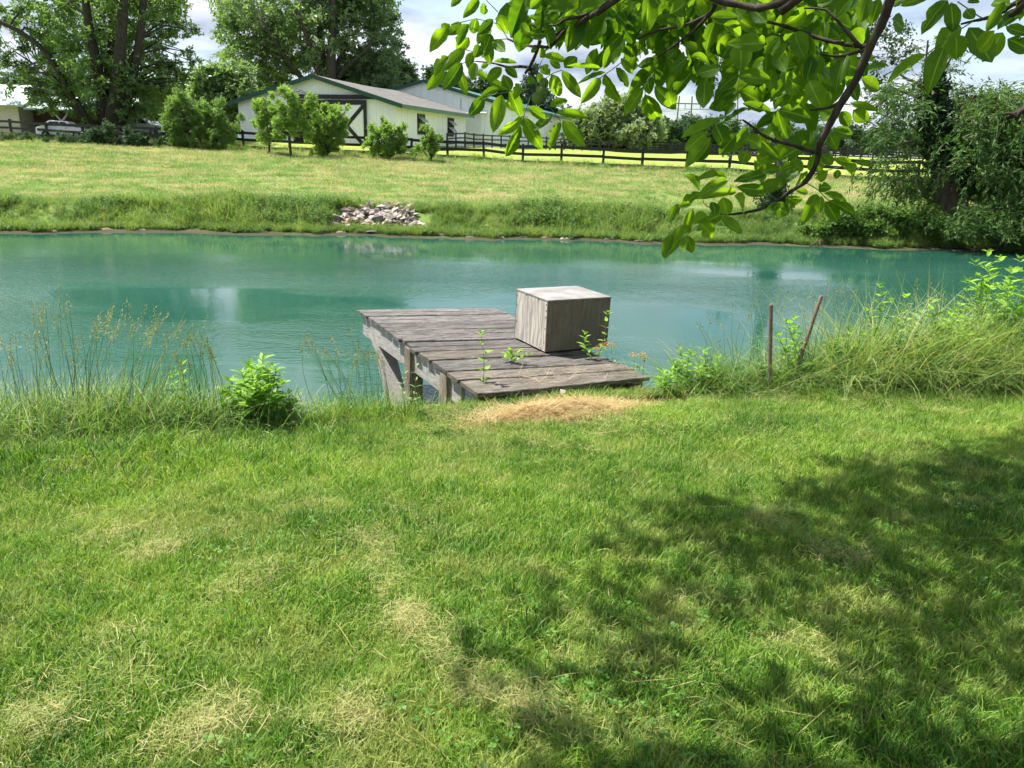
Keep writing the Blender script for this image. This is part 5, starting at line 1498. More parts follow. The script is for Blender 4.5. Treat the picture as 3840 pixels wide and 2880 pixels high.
L4 = [
 (1610, 335, 1420, 520, 110), (1720, 290, 1610, 510, 130), (1790, 215, 1800, 350, 130), (1870, 170, 1990, 380, 150), (2080, 200, 1960, 370, 130), (1640, -30, 1460, 30, 70), (1740, 0, 1595, 185, 110), (1760, 15, 1770, 185, 100), (1860, 10, 1930, 10, 40), (1850, 60, 1900, 110, 55), (2090, 10, 1985, 180, 90),
 (2190, 60, 2065, 150, 75), (2100, 170, 2230, 200, 80), (2110, 240, 2230, 310, 100), (2030, 190, 1950, 300, 80), (1780, 150, 1700, 260, 90), (2160, 10, 2240, 110, 90), (2020, 10, 2120, 40, 60),
 (325, 740, 110, 860, 75), (250, 820, 125, 925, 90), (275, 850, 145, 1020, 90), (245, 860, 190, 1010, 90), (300, 770, 370, 890, 120), (500, 790, 390, 930, 95), (430, 830, 330, 950, 90),
 (440, 460, 330, 545, 90), (440, 470, 620, 500, 95), (330, 420, 190, 460, 90), (235, 490, 230, 655, 110), (165, 440, 20, 580, 90), (450, 560, 610, 640, 110), (640, 630, 800, 510, 95), (430, 550, 345, 600, 80), (430, 640, 360, 690, 60), (470, 640, 640, 680, 60),
 (300, 130, 250, 300, 100), (350, 150, 470, 210, 80), (340, 360, 440, 250, 120), (455, 440, 450, 260, 130), (620, 320, 620, 530, 110), (680, 320, 740, 440, 90), (610, 270, 450, 240, 100), (700, 230, 620, 320, 110), (745, 860, 690, 690, 105), (690, 680, 880, 740, 110), (860, 500, 740, 650, 110), (880, 500, 960, 650, 110),
 (920, 430, 1010, 410, 110), (1060, 380, 1200, 440, 110), (1235, 440, 1370, 395, 65), (1205, 480, 1285, 555, 75), (1140, 640, 1295, 675, 50), (1155, 680, 1240, 740, 75), (1030, 800, 1145, 830, 80), (1010, 830, 1050, 920, 70), (1130, 490, 1180, 600, 70), (1100, 480, 1160, 520, 60), (960, 750, 1050, 680, 80), (890, 800, 880, 880, 70), (1080, 690, 1120, 770, 60),
 (690, 980, 580, 880, 90), (480, 860, 580, 900, 90), (700, 990, 800, 920, 100), (560, 1060, 700, 1040, 70), (620, 1070, 440, 1110, 65), (600, 1170, 460, 1160, 60), (700, 1060, 790, 1030, 70), (640, 950, 560, 1010, 80), (500, 930, 470, 1010, 80), (770, 980, 830, 1060, 70),
 (380, 1120, 215, 1170, 80), (370, 1100, 190, 1060, 60), (430, 1190, 230, 1190, 55), (200, 1180, 140, 1090, 60), (150, 1260, 80, 1280, 50), (210, 1190, 90, 1270, 60), (75, 1260, 25, 1365, 60), (160, 1290, 120, 1420, 55), (280, 1250, 300, 1320, 60), (420, 1210, 500, 1290, 85), (350, 1220, 380, 1310, 90), (200, 1380, 285, 1470, 95), (330, 1340, 440, 1450, 75),
 (150, 1400, 0, 1540, 90), (40, 1450, -20, 1580, 70), (130, 1460, 150, 1560, 70), (110, 1470, 110, 1560, 40), (250, 1330, 180, 1370, 60), (480, 1200, 610, 1200, 45), (340, 1330, 240, 1380, 60),
 (930, 1200, 855, 1355, 75), (960, 1215, 940, 1310, 70), (980, 1245, 1065, 1375, 75), (1005, 1240, 1145, 1325, 60), (975, 1195, 1115, 1250, 50), (940, 1160, 1020, 1165, 55), (740, 1215, 830, 1290, 80), (650, 1270, 740, 1320, 75), (710, 1260, 620, 1310, 60), (800, 1180, 880, 1190, 40),
 (1160, 1005, 1280, 1015, 40), (1090, 1030, 1205, 1100, 70), (1000, 1060, 960, 1110, 50), (1060, 1050, 1050, 1100, 40), (960, 960, 1030, 1010, 70), (920, 1100, 980, 1100, 50), (1140, 1010, 1060, 990, 50), (830, 1080, 840, 1130, 60),
 (950, 340, 900, 450, 120), (1000, 130, 1140, 170, 110), (860, 60, 760, 150, 110), (790, 200, 850, 330, 120), (1130, 200, 1220, 270, 100), (950, 250, 1060, 250, 110), (1100, 340, 1040, 480, 100), (880, 240, 820, 380, 110), (700, 340, 800, 380, 90), (740, 450, 820, 560, 110), (1240, -20, 1210, 120, 110), (1320, -10, 1260, 130, 90), (1150, -20, 1050, 90, 110), (1400, 110, 1450, 180, 90), (1400, 20, 1480, -30, 90),
 (520, 40, 620, 130, 80), (120, 10, 20, 80, 100), (160, 0, 150, 110, 80), (60, 90, 90, 150, 60), (560, 1, 680, 60, 80), (440, 20, 400, 110, 80), (930, 20, 1010, -20, 80), (60, 320, 5, 370, 60), (100, 280, 210, 300, 60), (130, 350, 30, 440, 70), (150, 350, 270, 370, 55), (160, 370, 250, 390, 70), (10, 560, 40, 660, 90)]
for v in L4:
    leaf_px(4, *v, (2.1 if v[0] > 1400 and v[1] < 500 else 2.6) + random.gauss(0, .1))
stalk(4, [(1900, 130), (1760, 220), (1610, 335)], 2.15); stalk(4, [(2050, 90), (2110, 170), (2200, 240)], 2.1); stalk(4, [(1800, 10), (1900, 80), (1960, 118)], 2.15)
stalk(4, [(470, 742), (320, 760), (250, 850)], 2.55); stalk(4, [(440, 740), (440, 560), (450, 440)], 2.6); stalk(4, [(210, 1180), (230, 1260), (310, 1318)], 2.75); stalk(4, [(320, 1320), (200, 1380), (110, 1470)], 2.75)
stalk(4, [(860, 1130), (930, 1170), (1010, 1250)], 2.7); stalk(4, [(900, 1080), (1010, 1050), (1160, 1005)], 2.7); stalk(4, [(1080, 640), (1140, 650)], 2.5); stalk(4, [(680, 1240), (600, 1170), (560, 1060)], 2.7); stalk(4, [(760, 1190), (720, 1060), (690, 980)], 2.65)
# loose leaflets that thicken the middle of the crown, set about the limbs
while nleaf[0] < 298:
    x, y = random.uniform(60, 1260), random.uniform(-30, 660)
    if x < 420 and y > 420: continue
    if y > 420 and random.random() < .45: continue
    d = random.uniform(2.5, 3.0); a = random.gauss(math.pi / 2, .9); L = random.uniform(95, 160)
    leaf_px(4, x, y, x + L * math.cos(a), y + L * math.sin(a), L * random.uniform(.45, .6), d)
# green walnuts
for x, y, s in ((1042, 758, .024), (1008, 815, .021), (1060, 690, .019), (995, 800, .016)):
    p = at_y(*z7p(x, y), 3.1)
    import bmesh
    bm = bmesh.new(); bmesh.ops.create_icosphere(bm, subdivisions=2, radius=s)
    for v in bm.verts: v.co.z *= 1.08
    me = bpy.data.meshes.new('walnut'); bm.to_mesh(me); bm.free(); me.materials.append(M['nut'])
    for f in me.polygons: f.use_smooth = True
    o = link('walnut', me, wtr); o.location = p - WR
# crown above and beside the picture: throws the dappled shade on the lawn
rng = np.random.default_rng(9)
P, Dr = [], []
V0 = np.array(WL[0].vertices[0].co)
SHADE = np.array([(.12, 1.4), (.28, 2.1), (.22, 2.6), (.45, 3.0), (.75, 3.55), (1.45, 4.0), (2.2, 4.35), (3.0, 4.9), (4.2, 5.4), (4.6, 4.2), (4.2, 2.0), (3.0, .6), (1.2, .5), (.2, .9)])
def inside(x, y):
    c = False; j = len(SHADE) - 1
    for i in range(len(SHADE)):
        (xi, yi), (xj, yj) = SHADE[i], SHADE[j]
        if (yi > y) != (yj > y) and x < (xj - xi) * (y - yi) / (yj - yi) + xi: c = not c
        j = i
    return c
sd_ = np.array(sun_dir)
# twig clusters first, leaflets about them
cl = []
while len(cl) < 1050:
    gx_, gy_ = rng.uniform(-.4, 4.7), rng.uniform(.4, 5.5)
    if not inside(gx_ + rng.normal(0, .10), gy_ + rng.normal(0, .10)): continue
    if math.exp(-(((gx_ - .82) / .24) ** 2 + ((gy_ - 2.12) / .16) ** 2)) > .35 or math.exp(-(((gx_ - 1.75) / .2) ** 2 + ((gy_ - 2.75) / .10) ** 2)) > .5 or math.exp(-(((gx_ - 2.9) / .3) ** 2 + ((gy_ - 3.75) / .10) ** 2)) > .4: continue
    zz_ = rng.uniform(2.8, 6.2); cl.append(np.array((gx_, gy_, -.2)) + sd_ * ((zz_ + .2) / sd_[2]))
for c in cl:
    for _ in range(9):
        p = c + rng.normal(0, 1, 3) * np.array((.11, .11, .07))
        px_ = p - np.array(EYE); dep = px_ @ np.array(FWD)
        if dep > .1:
            ux_, vy_ = 512 + F * (px_ @ np.array(RIGHT)) / dep, 384 - F * (px_ @ np.array(UP)) / dep
            if vy_ > -14 and -40 < ux_ < 1064: continue
        q_ = p - sd_ * (p[2] - 1.95) / sd_[2]
        if 2.25 < q_[1] < 3.5 and -.8 < q_[0] < 1.7 and rng.random() < .72: continue
        P.append(p); Dr.append((rng.normal(0, .6), rng.normal(0, .6), -.5))
LE = (np.array([(0, 0, 0), (-.16, .2, .03), (-.23, .5, .04), (-.15, .8, .02), (0, 1, -.04), (.15, .8, .02), (.23, .5, .04), (.16, .2, .03)]), np.array([(0, 7, 6, 1), (1, 6, 5, 2), (2, 5, 4, 3)]))
LE = (LE[0], np.array([(0, 7, 1, 1), (7, 6, 2, 1), (6, 5, 3, 2), (5, 4, 3, 3)]))
V, FF, k = leaf_arrays(np.array(P), RNG.uniform(.10, .17, len(P)), (LE[0], np.array([(0, 7, 1), (7, 6, 2), (7, 2, 1), (6, 5, 3), (6, 3, 2), (5, 4, 3)])), np.array(Dr), .2, .8)
parts_ = [(V - np.array(WR), FF, np.repeat(RNG.random(len(P)), k))]
# the smaller leaflets further back in the same crown
tm = [np.array([v.co[:] for v in m_.vertices]) for m_ in WL]; tf = np.array([p.vertices[:] for p in WL[0].polygons])
n_ = 0
while n_ < 350:
    if n_ >= 330:
        x, y = random.uniform(695, 835), random.uniform(70, 185)
        if y > 150 and x < 730: continue
    elif n_ < 240:
        x, y = z4p(random.uniform(-120, 1230), random.uniform(-60, 520))
        if x < 735 and y > 66: continue
        if x > 842 and y > 50: continue
    else:
        x, y = z7p(random.uniform(900, 2200), random.uniform(-60, 220))
    d = random.uniform(2.8, 3.5); a_ = random.gauss(math.pi / 2, 1.0); L = random.uniform(.085, .13)
    p0 = at_y(x, y, d); yv = Vector((math.cos(a_), random.gauss(0, .25), -math.sin(a_))).normalized()
    zv = Vector((random.gauss(0, .35), -.9 + random.gauss(0, .3), .6 + random.gauss(0, .3))); zv = (zv - yv * zv.dot(yv)).normalized(); xv = yv.cross(zv)
    A = np.array([xv * L * .52, yv * L, zv * L]); v_ = tm[random.randrange(14)] @ A + np.array(p0 - WR)
    parts_.append((v_, tf, np.full(len(v_), random.random()))); n_ += 1
V, Fc_, T_ = join_arrays(parts_)
o = link('foliage', fast_mesh('foliage', V, Fc_, [M['lf_walnut']], T_), wtr); o['kind'] = 'stuff'
# ------------------------------------------------------------------ lawn
rng = np.random.default_rng(31)
gt = [tuft('lawn_tuft', 38, .046, .075, M['grass'], .0038, .42, .9, 3, rng=rng) for _ in range(5)] + [tuft('lawn_tuft', 34, .064, .07, M['grass'], .0036, .4, 1.1, 3, rng=rng) for _ in range(2)]
N = 150000
y = .35 + 8.2 * rng.random(N) ** 1.2; x = rng.uniform(-1, 1, N) * (y * .76 + 2.2)
k = y < lawn_edge(x) + .25
k &= rng.random(N) < .72 + .28 * np.sin(x * 9 + 2 * np.sin(y * 5)) * np.cos(y * 8 + x * 2)
k &= ~((np.abs(x - .38) < .62) & (np.abs(y - 5.9) < .36) & (rng.random(N) < .75))
x, y = x[k], y[k]
patch = np.sin(x * 1.7 + 2) * np.cos(y * 1.9) + .7 * np.sin(x * 4.3 + y * 3.1) * np.cos(y * 5.3 - x) + .8 * np.sin(x * 11 + 2 * np.sin(y * 7)) * np.cos(y * 9.5)
longer = np.exp(-(((x + 2.6) / 1.1) ** 2 + ((y - 4.55) / .55) ** 2))
scl = (1.0 + .16 * patch + 1.0 * longer) * rng.uniform(.65, 1.2, len(x))
o = scatter('lawn_grass', np.stack([x, y, ground(x, y)], 1), gt, seed=5, scl=scl)
tag(o, 'mown green lawn grass sloping down to the pond', 'grass', None, 'stuff')
# clover and small broad leaves in the turf
def clover(n, s, rad, mat):
    P = np.zeros((n * 3, 3)); Dr = np.zeros((n * 3, 3))
    for i in range(n):
        a, r = rng.uniform(0, 6.283), rad * math.sqrt(rng.random()); h = rng.uniform(.02, .055); b = rng.uniform(0, 6.283)
        for j in range(3):
            P[3 * i + j] = (r * math.cos(a), r * math.sin(a), h); Dr[3 * i + j] = (math.cos(b + j * 2.1), math.sin(b + j * 2.1), .1)
    T = (np.array([(0, 0, 0), (-.42, .45, .05), (-.34, .9, .04), (0, 1, 0), (.34, .9, .04), (.42, .45, .05)]), np.array([(0, 5, 1), (5, 4, 2), (5, 2, 1), (4, 3, 2)]))
    V, FF, kk = leaf_arrays(P, s * rng.uniform(.7, 1.3, n * 3), T, Dr, .08, 2.5, rng)
    return fast_mesh('clover', V, FF, [mat], np.repeat(rng.random(n * 3), kk))
ct = [clover(8, .010, .09, M['lf_clover']), clover(5, .013, .08, M['lf_clover']), clover(3, .017, .07, M['lf_clover'])]
N = 800
y = 1.3 + 4.6 * rng.random(N) ** 1.4; x = rng.uniform(-1, 1, N) * (y * .74 + .4)
k = (np.sin(x * 2.3 + 1) * np.cos(y * 2.9) + rng.normal(0, .5, N) > .35) & (y < lawn_edge(x)); x, y = x[k], y[k]
o = scatter('clover', np.stack([x, y, ground(x, y) + .012], 1), ct, seed=6)
tag(o, 'clover and small broad leaves growing in the lawn', 'clover', None, 'stuff')
# dry clippings
ht = [tuft('clipping', 40, .034, .07, M['hay'], .0013, flat=True, rng=rng) for _ in range(4)] + [tuft('clipping', 7, .06, .08, M['hay'], .0014, flat=True, segs=4, rng=rng) for _ in range(2)]
P = []
def clip_path(pts, n, w):
    pts = [Vector(onground(x, y)) for x, y in pts]
    for _ in range(int(n * .85)):
        i = random.randrange(len(pts) - 1); p = pts[i].lerp(pts[i + 1], random.random())
        P.append((p.x + random.gauss(0, w), p.y + random.gauss(0, w)))
clip_path([(355, 544), (378, 550), (384, 575), (388, 600)], 90, .03); clip_path([(400, 618), (415, 632), (440, 658)], 90, .032); clip_path([(450, 672), (478, 700), (520, 712), (560, 735)], 90, .045)
clip_path([(150, 560), (185, 548)], 36, .06); clip_path([(70, 735), (90, 690), (115, 665), (150, 640)], 70, .09); clip_path([(210, 610), (250, 590), (280, 580)], 50, .04); clip_path([(190, 740), (220, 725)], 60, .07)
clip_path([(30, 720), (60, 765)], 50, .06); clip_path([(320, 735), (370, 720)], 40, .06); clip_path([(130, 470), (60, 455), (20, 470)], 90, .15); clip_path([(100, 550), (140, 535)], 24, .08)
clip_path([(330, 424), (420, 412), (500, 415)], 190, .13); clip_path([(640, 402), (740, 398), (840, 405), (960, 420)], 300, .20); clip_path([(540, 430), (640, 425), (760, 440), (900, 445)], 230, .28); clip_path([(380, 450), (480, 440)], 80, .2)
clip_path([(760, 520), (800, 540)], 36, .09); clip_path([(820, 565), (870, 560)], 36, .08); clip_path([(780, 665), (830, 650)], 24, .08)
N = 1100
y = 1.3 + 5.6 * rng.random(N) ** 1.1; x = rng.uniform(-1, 1, N) * (y * .74 + .4)
k = (np.sin(x * 1.3 + 2 + .6 * np.sin(y * 2)) + .7 * np.sin(y * 2.7 + x * .8) + rng.normal(0, .45, N) > .62) & (y < lawn_edge(x)); P += list(zip(x[k], y[k]))
P = np.array(P); P = np.column_stack([P, ground(P[:, 0], P[:, 1]) + .03])
o = scatter('cut_grass', P, ht, seed=7, tilt=.15, scl=rng.uniform(.5, 1.3, len(P)))
tag(o, 'dry pale mowings lying in trails on the lawn', 'clippings', None, 'stuff')
# single long straws
n = 130
y = 1.6 + 3.6 * rng.random(n) ** 1.2; x = rng.uniform(-1, 1, n) * (y * .72 + .3)
V, FF, k, _ = blades(np.stack([x, y, ground(x, y) + .055], 1), rng.uniform(0, 6.28, n), rng.uniform(.10, .26, n), rng.uniform(.0014, .0024, n), rng.normal(1.5, .08, n), rng.normal(.05, .2, n), 6, rng)
o = link('loose_straws', fast_mesh('loose_straws', V, FF, [M['straw']], np.repeat(rng.random(n), k))); tag(o, 'single long dry grass stalks lying on the lawn', 'straw', None, 'stuff')
# straw heap in front of the dock
n = 11000
u = rng.normal(0, 1, n); v = rng.normal(0, 1, n)
x = .38 + .41 * u + .14 * v + .06 * np.sin(9 * v); y = 5.90 + .20 * v + .12 * u
kk = (np.abs(u) < 1.9) & (np.abs(v) < 1.9); x, y, u, v = x[kk], y[kk], u[kk], v[kk]
hgt = .075 * np.exp(-(u ** 2 * .5 + v ** 2 * .6)) * (1 + .5 * np.sin(x * 9) * np.cos(y * 14)) * rng.random(len(x)) ** .5
V, FF, k, _ = blades(np.stack([x, y, ground(x, y) + hgt + .012], 1), rng.normal(.1, 1.0, len(x)) + math.pi * (rng.random(len(x)) < .5), rng.uniform(.06, .24, len(x)), rng.uniform(.002, .0042, len(x)), rng.normal(1.48, .16, len(x)), rng.normal(.08, .25, len(x)), 4, rng)
o = link('straw_heap', fast_mesh('straw_heap', V, FF, [M['straw']], np.repeat(rng.random(len(x)), k))); tag(o, 'heap of golden straw against the front edge of the dock', 'straw', None, 'stuff')
# wisps on the planks
n = 60; a_ = rng.uniform(-.75, .45, n); b_ = rng.uniform(-.95, -.5, n); W = [DM @ Vector((a, b, .012)) for a, b in zip(a_, b_)]
V, FF, k, _ = blades(np.array(W), rng.uniform(0, 6.28, n), rng.uniform(.08, .26, n), .0028, rng.normal(1.42, .12, n), rng.normal(.05, .15, n), 5, rng)
o = link('straw_wisps', fast_mesh('straw_wisps', V, FF, [M['straw']], np.repeat(rng.random(n), k))); tag(o, 'loose straw wisps scattered on the front planks of the dock', 'straw', None, 'stuff')

# ------------------------------------------------------------------ long grass on the near bank
def bank_grass(name, label, pts, n, h, lean, droop, w, mat, spread=.16, az=None, azs=2.0, segs=6):
    W = [onground(x, y) for x, y in pts]; c = []
    for _ in range(n):
        i = random.randrange(len(W) - 1) if len(W) > 1 else 0
        p = W[i].lerp(W[min(i + 1, len(W) - 1)], random.random()); c.append((p.x + random.gauss(0, spread), p.y + random.gauss(0, spread)))
    c = np.array(c); P = np.column_stack([c, ground(c[:, 0], c[:, 1]) - .02])
    a = rng.uniform(0, 6.283, n) if az is None else rng.normal(az, azs, n)
    V, FF, k, tips = blades(P, a, h * rng.uniform(.45, 1.2, n), w * rng.uniform(.6, 1.3, n), np.abs(rng.normal(lean, .2, n)), np.abs(rng.normal(droop, .5, n)), segs, rng)
    o = link(name, fast_mesh(name, V, FF, [M[mat]], np.repeat(rng.random(n), k)))
    return tag(o, label, 'grass', None, 'stuff')


bank_grass('long_grass', 'thick long grass at the left end of the near bank', [(-20, 428), (60, 424), (130, 420), (200, 416)], 4200, .55, .3, 1.0, .0062, 'tall_grass', .22)
bank_grass('long_grass', 'arching long grass round the leafy bush left of the dock', [(190, 418), (240, 416), (300, 412)], 1700, .42, .5, 1.2, .006, 'tall_grass', .14)
bank_grass('long_grass', 'fresh short grass blades between the bush and the dock', [(300, 408), (350, 404), (400, 400)], 1500, .30, .35, .9, .005, 'grass', .13)
bank_grass('long_grass', 'green grass round the foot of the dock posts', [(400, 408), (440, 406), (475, 408)], 420, .17, .35, .9, .0045, 'grass', .07)
bank_grass('long_grass', 'flattened grey green grass behind the two stakes', [(690, 380), (740, 374), (800, 372), (860, 372)], 3600, .66, .75, 1.0, .006, 'tall_grass', .18)
bank_grass('long_grass', 'flopping pale dry grass at the right edge of the near bank', [(850, 378), (920, 370), (980, 362), (1040, 352), (1060, 350)], 5600, 1.15, .42, 1.2, .006, 'dry_tall', .26)
bank_grass('long_grass', 'green long grass under the dry grass at the right edge', [(800, 380), (880, 376), (960, 378), (1040, 375)], 3600, .72, .4, 1.2, .0062, 'tall_grass', .22)
bank_grass('long_grass', 'long grass carrying on along the bank past the right picture edge', [(1060, 350), (1160, 350), (1300, 340), (1500, 330)], 3200, .9, .45, 1.2, .0065, 'tall_grass', .25)
bank_grass('long_grass', 'long grass carrying on along the bank past the left picture edge', [(-20, 430), (-160, 440), (-320, 450)], 2200, .6, .4, 1.1, .0065, 'tall_grass', .22)
bank_grass('long_grass', 'rough grass patch on the lawn at the left, longer than the rest', [(0, 455), (70, 450), (140, 452), (230, 448)], 700, .20, .5, 1.0, .006, 'tall_grass', .20)


def seed_stems(label, items, mat='tall_grass', head='seed'):
    """items: (base px, base py, tip px, tip py, n, spread px) - thin stems with drooping seed heads"""
    B_, T_ = [], []
    for bx, by, tx, ty, n, sp in items:
        for _ in range(n):
            b = onground(bx + random.gauss(0, sp), by + random.gauss(0, 2))
            t = at_y(tx + random.gauss(0, sp), ty + random.gauss(0, sp * .7), b.y + random.gauss(.05, .12)); B_.append(b); T_.append(t)
    mb = MB(); HP, HD, HS = [], [], []
    for b, t in zip(B_, T_):
        L = (t - b).length
        side = Vector((random.gauss(0, .06), random.gauss(0, .06), 0)) * L
        pts = [b.lerp(t, s) - side * math.sin(math.pi * s) * .8 - (Vector((0, 0, .10 * L)) * max(0, s - .7) ** 1.0 if s > .7 else Vector()) for s in (0, .2, .4, .6, .75, .88, 1)]
        mb.tube(pts, [.0030, .0028, .0025, .002, .0016, .0013, .0008], 3, random.random(), False)
        hl = random.uniform(.10, .19) * min(1.2, L); m_ = random.randint(18, 30)
        d = (pts[-1] - pts[-3]).normalized(); tip = pts[-1]
        for j in range(m_):
            s = j / m_; p = tip - d * hl * (1 - s)
            off = Vector((random.gauss(0, 1), random.gauss(0, 1), random.gauss(-.3, .8))) * .011 * (1.2 - s)
            HP.append(p + off); HD.append(d + off * 30); HS.append(random.uniform(.008, .017))
    o = mb.build('grass_stems', M[mat]); tag(o, label, 'grass', None, 'stuff')
    V, FF, k = leaf_arrays(np.array(HP), np.array(HS), KITE, np.array(HD), .25, .3, rng)
    q_ = link('seed_heads', fast_mesh('seed_heads', V, FF, [M[head]], np.repeat(rng.random(len(HP)), k)), o); q_['kind'] = 'stuff'
    return o


seed_stems('tall seeding grass stalks over the water at the far left', [(60, 428, 42, 305, 8, 10), (70, 428, 66, 290, 3, 8), (85, 428, 95, 320, 9, 14), (100, 426, 118, 310, 8, 12), (110, 424, 150, 318, 10, 14), (120, 424, 185, 312, 8, 12), (15, 432, 8, 345, 8, 10), (40, 430, 30, 335, 8, 10), (140, 422, 170, 345, 8, 14), (70, 426, 74, 345, 8, 16)])
seed_stems('dry seeding grass stalks just left of the leafy bush', [(205, 420, 190, 330, 5, 6), (212, 420, 200, 338, 7, 6), (220, 418, 208, 345, 6, 6), (200, 420, 178, 360, 5, 8)], 'dry_tall')
seed_stems('thin seeding grass stalks between the bush and the dock', [(352, 402, 330, 340, 8, 10), (360, 402, 352, 345, 8, 10), (372, 402, 372, 350, 6, 8), (345, 404, 300, 340, 4, 8), (385, 402, 380, 352, 5, 6)])
seed_stems('scattered seeding grass stalks over the water at the right', [(730, 378, 712, 330, 6, 10), (745, 376, 755, 305, 6, 12), (770, 374, 790, 290, 5, 12), (800, 374, 815, 300, 6, 12), (830, 374, 842, 275, 4, 8), (850, 372, 862, 285, 5, 8), (868, 372, 880, 290, 4, 8), (895, 370, 930, 280, 3, 8), (905, 368, 950, 300, 6, 12), (930, 365, 975, 300, 10, 14), (720, 380, 690, 345, 5, 8)], 'tall_grass')
# ------------------------------------------------------------------ leafy plants
def broad_leaf(seed, w=.30, droop=.25):
    r = random.Random(seed); V = []
    rows = 6
    for i in range(rows + 1):
        t = i / rows; ww = w * (math.sin(math.pi * t ** .8) ** .85 if 0 < t < 1 else .02)
        for u in (-1, 0, 1):
            V.append((ww * u, t, -droop * t * t + .25 * ww * abs(u) + .012 * r.uniform(-1, 1)))
    Fc = [(i * 3 + j, i * 3 + j + 1, i * 3 + j + 4, i * 3 + j + 3) for i in range(rows) for j in range(2)]
    return np.array(V), np.array(Fc)


def plant(name, label, cat, base, tips, pairs, leaf, mat, w=.25, stem_r=.004, stem='stem_green', group=None, droop=.3, start=.12, parts=True, whorl=2, up=.45, topleaf=True):
    root = empty(name, base, label, cat, group)
    tmpl = [broad_leaf(i, w, droop) for i in range(3)]
    meshes = [fast_mesh('leaf', v, f, [M[mat]], np.full(len(v), .15 + .35 * i), True) for i, (v, f) in enumerate(tmpl)]
    sm = MB(); arr = []
    base = Vector(base)
    for tip in tips:
        tip = Vector(tip); L = (tip - base).length
        bow = Vector((random.gauss(0, .05), random.gauss(0, .05), 0)) * L
        cur = lambda s: base.lerp(tip, s) + bow * math.sin(math.pi * s)
        sm.tube(local(root, [cur(s / 6) for s in range(7)]), [stem_r * (1 - .11 * s) for s in range(7)], 5, cap=False)
        ph = random.uniform(0, 3.14)
        for i in range(pairs):
            s = start + (1 - start) * (i + .6) / pairs; p = cur(s)
            for j in range(whorl):
                a = ph + i * 1.45 + j * 2 * math.pi / whorl + random.gauss(0, .25)
                d = Vector((math.cos(a), math.sin(a), up + .5 * s + random.gauss(0, .15))).normalized()
                l_ = leaf * random.uniform(.7, 1.15) * (1.1 - .45 * s) * (.75 if s < .25 else 1)
                zv = Vector((random.gauss(0, .25), random.gauss(-.2, .25), 1)); zv = (zv - d * zv.dot(d)).normalized(); xv = d.cross(zv)
                arr.append((p, xv, d, zv, l_))
        if topleaf:
            for j in range(3):
                a = ph + j * 2.1; d = Vector((math.cos(a), math.sin(a), .6)).normalized(); zv = d.orthogonal().normalized(); arr.append((tip, d.cross(zv), d, zv, leaf * .36))
    sm.build('stem', M[stem], root, True)
    if parts:
        for p, xv, d, zv, l_ in arr:
            o = link('leaf', meshes[random.randrange(3)], root); q_ = p - Vector(root.location)
            o.matrix_local = Matrix(((xv.x * l_, d.x * l_, zv.x * l_, q_.x), (xv.y * l_, d.y * l_, zv.y * l_, q_.y), (xv.z * l_, d.z * l_, zv.z * l_, q_.z), (0, 0, 0, 1)))
    else:
        vs, fs, ts, o_ = [], [], [], 0
        for p, xv, d, zv, l_ in arr:
            v, f = tmpl[random.randrange(3)]
            A = np.array([xv, d, zv]) * l_
            vs.append(v @ A + np.array(p - Vector(root.location))); fs.append(f + o_); ts.append(np.full(len(v), random.random())); o_ += len(v)
        link('foliage', fast_mesh('foliage', np.concatenate(vs), np.concatenate(fs), [M[mat]], np.concatenate(ts), True), root)
    return root


def dk(a, b, h=0.0): return DM @ Vector((a, b, h))
b = at_y(476, 396, 6.6)
plant('dogbane_plant', 'upright leafy weed with drooping leaves before the left front corner of the dock', 'plant', (b.x, b.y, gz(b.x, b.y)), [at_y(480.5, 332, 6.62)], 8, .105, 'lf_weed', .24, stem='stem_red')
b = dk(.40, -.33, -.05)
plant('dogbane_plant', 'tall leafy weed leaning in front of the plywood box', 'plant', b, [at_y(607, 312, b.y - .05), at_y(585, 333, b.y - .02)], 7, .105, 'lf_weed', .20, stem='stem_red')
b = dk(-.55, -.10, -.05)
plant('dogbane_plant', 'low three shoot weed growing through the dock planks', 'plant', b, [at_y(510, 349, b.y - .05), at_y(521, 351, b.y - .1), at_y(530, 355, b.y - .1)], 3, .10, 'lf_weed', .26, start=.3)
b = onground(408, 402)
plant('dogbane_plant', 'thin pale leaved weed beside the dock brace', 'plant', b, [at_y(416, 364, b.y), at_y(405, 372, b.y)], 7, .07, 'lf_milk', .15, stem='stem_red')
b = onground(255, 408)
tips = [at_y(255 + dx, 372 + dy, b.y + dz) for dx, dy, dz in ((-30, 18, 0), (-24, 8, .1), (-14, 0, -.1), (-6, -8, .05), (2, -4, -.1), (8, -14, .1), (16, -6, 0), (22, -2, -.05), (26, 10, .1), (-18, 20, -.15), (10, 14, -.2), (0, 12, -.2), (-34, 30, -.1), (30, 24, -.1), (38, 30, 0), (18, 24, -.2), (-8, 24, -.22), (12, 2, .15), (-2, 2, .12))]
plant('leafy_bush', 'dense bright green leafy bush at the lawn edge left of the dock', 'bush', b, tips, 12, .14, 'lf_weed', .16, .004, parts=False, whorl=3, up=.35)
b = onground(178, 414)
plant('leafy_weed', 'small bright leafy weed among the tall grass left of the bush', 'plant', b, [at_y(181, 362, b.y), at_y(172, 375, b.y)], 7, .10, 'lf_weed', .17, whorl=3)
b = onground(289, 410)
plant('leafy_weed', 'small dark leafy weed at the right foot of the leafy bush', 'plant', b, [at_y(288, 392, b.y - .05), at_y(297, 390, b.y), at_y(278, 396, b.y - .1)], 6, .09, 'lf_mid', .17, whorl=3)
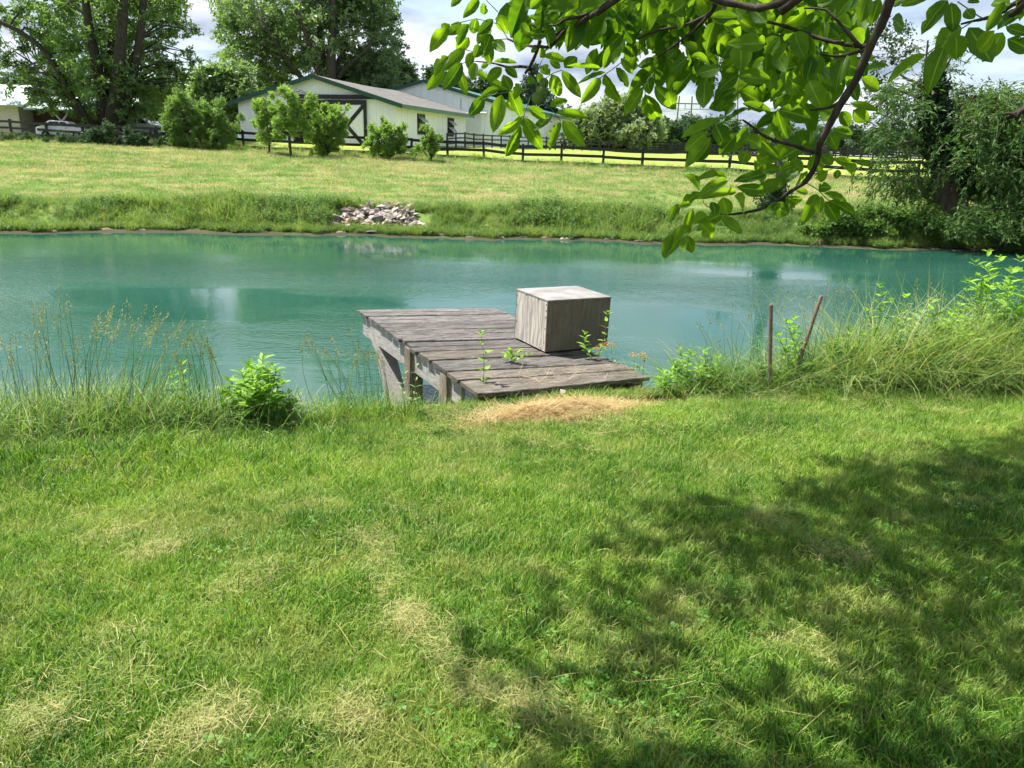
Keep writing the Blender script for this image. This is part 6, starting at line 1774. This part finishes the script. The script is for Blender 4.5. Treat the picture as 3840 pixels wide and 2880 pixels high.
# right bank
for bx, by, tps, lab, mat, lf, w in ((803, 372, [(786, 322), (794, 318), (778, 335)], 'bright leafy weed standing between and behind the two stakes', 'lf_weed', .13, .24),
                                     (765, 386, [(752, 372), (776, 372), (760, 366)], 'broad leaved weed at the foot of the upright stake', 'lf_milk', .12, .26),
                                     (895, 372, [(880, 285), (890, 300), (868, 310), (905, 295), (875, 330), (898, 330)], 'tall yellow green weed stand on the right bank', 'lf_weed', .11, .22),
                                     (845, 372, [(850, 330), (836, 340), (862, 335), (828, 345)], 'low bright weeds right of the leaning stake', 'lf_weed', .12, .24),
                                     (918, 376, [(922, 312), (934, 316), (912, 330), (930, 345)], 'broad pale milkweed on the right bank', 'lf_milk', .15, .24),
                                     (985, 352, [(975, 262), (988, 252), (1000, 258), (994, 275), (968, 280), (1012, 270), (980, 290)], 'tall bright dogbane stand at the right edge', 'lf_weed', .14, .22),
                                     (1022, 350, [(1020, 258), (1034, 266), (1008, 285), (1028, 300), (1016, 310)], 'second dogbane stand cut by the right picture edge', 'lf_weed', .14, .22),
                                     (1000, 352, [(988 + 5 * i_, 268 + (i_ * 37) % 46) for i_ in range(12)], 'full bright bush of dogbane filling the right picture edge', 'lf_weed', .13, .24),
                                     (950, 366, [(930 + 5 * i_, 300 + (i_ * 29) % 34) for i_ in range(9)], 'fresh leafy weeds inside the long grass left of the dogbane', 'lf_weed', .12, .22),
                                     (972, 388, [(958, 318), (985, 345), (968, 335)], 'single dogbane shoots in front of the dry grass', 'lf_weed', .13, .22),
                                     (684, 381, [(680, 350), (690, 352), (672, 362)], 'small weed with yellowing tips right of the dock corner', 'lf_weed', .10, .22),
                                     (712, 382, [(704, 350), (718, 358), (698, 366)], 'bright weed at the water side between dock and stakes', 'lf_weed', .10, .2),
                                     (664, 386, [(662, 372), (672, 370), (656, 377)], 'leafy weed at the right front corner of the dock', 'lf_weed', .10, .18)):
    b = onground(bx, by)
    plant('leafy_weed', lab, 'plant', b, [at_y(x, y, b.y + random.gauss(0, .12)) for x, y in tps], 11 if len(tps) > 2 else 8, lf * 1.15, mat, w * .85, parts=len(tps) < 4, droop=.35)
# orange blossom heads beside the dock
for bx, by, heads, lab in ((606, 384, [(603, 346), (611, 345), (598, 350)], 'orange flowered weed right behind the plywood box corner'), (637, 382, [(634, 356), (641, 354), (644, 358)], 'orange flowered weed beyond the right dock edge')):
    Dd = 7.6; b = at_y(bx, by, Dd); b.z = max(gz(b.x, b.y), WATER_Z)
    pr = plant('flowering_weed', lab, 'plant', b, [at_y(x, y, Dd) for x, y in heads], 6, .08, 'lf_weed', .2, topleaf=False)
    Pq = []
    for x, y in heads:
        c = at_y(x, y - 1, Dd)
        for _ in range(70):
            Pq.append((c.x + random.gauss(0, .025), c.y + random.gauss(0, .025), c.z + random.gauss(0, .010)))
    leaf_obj('blossom', Pq, RNG.uniform(.008, .017, len(Pq)), RNG.random(len(Pq)), M['flower'], pr)
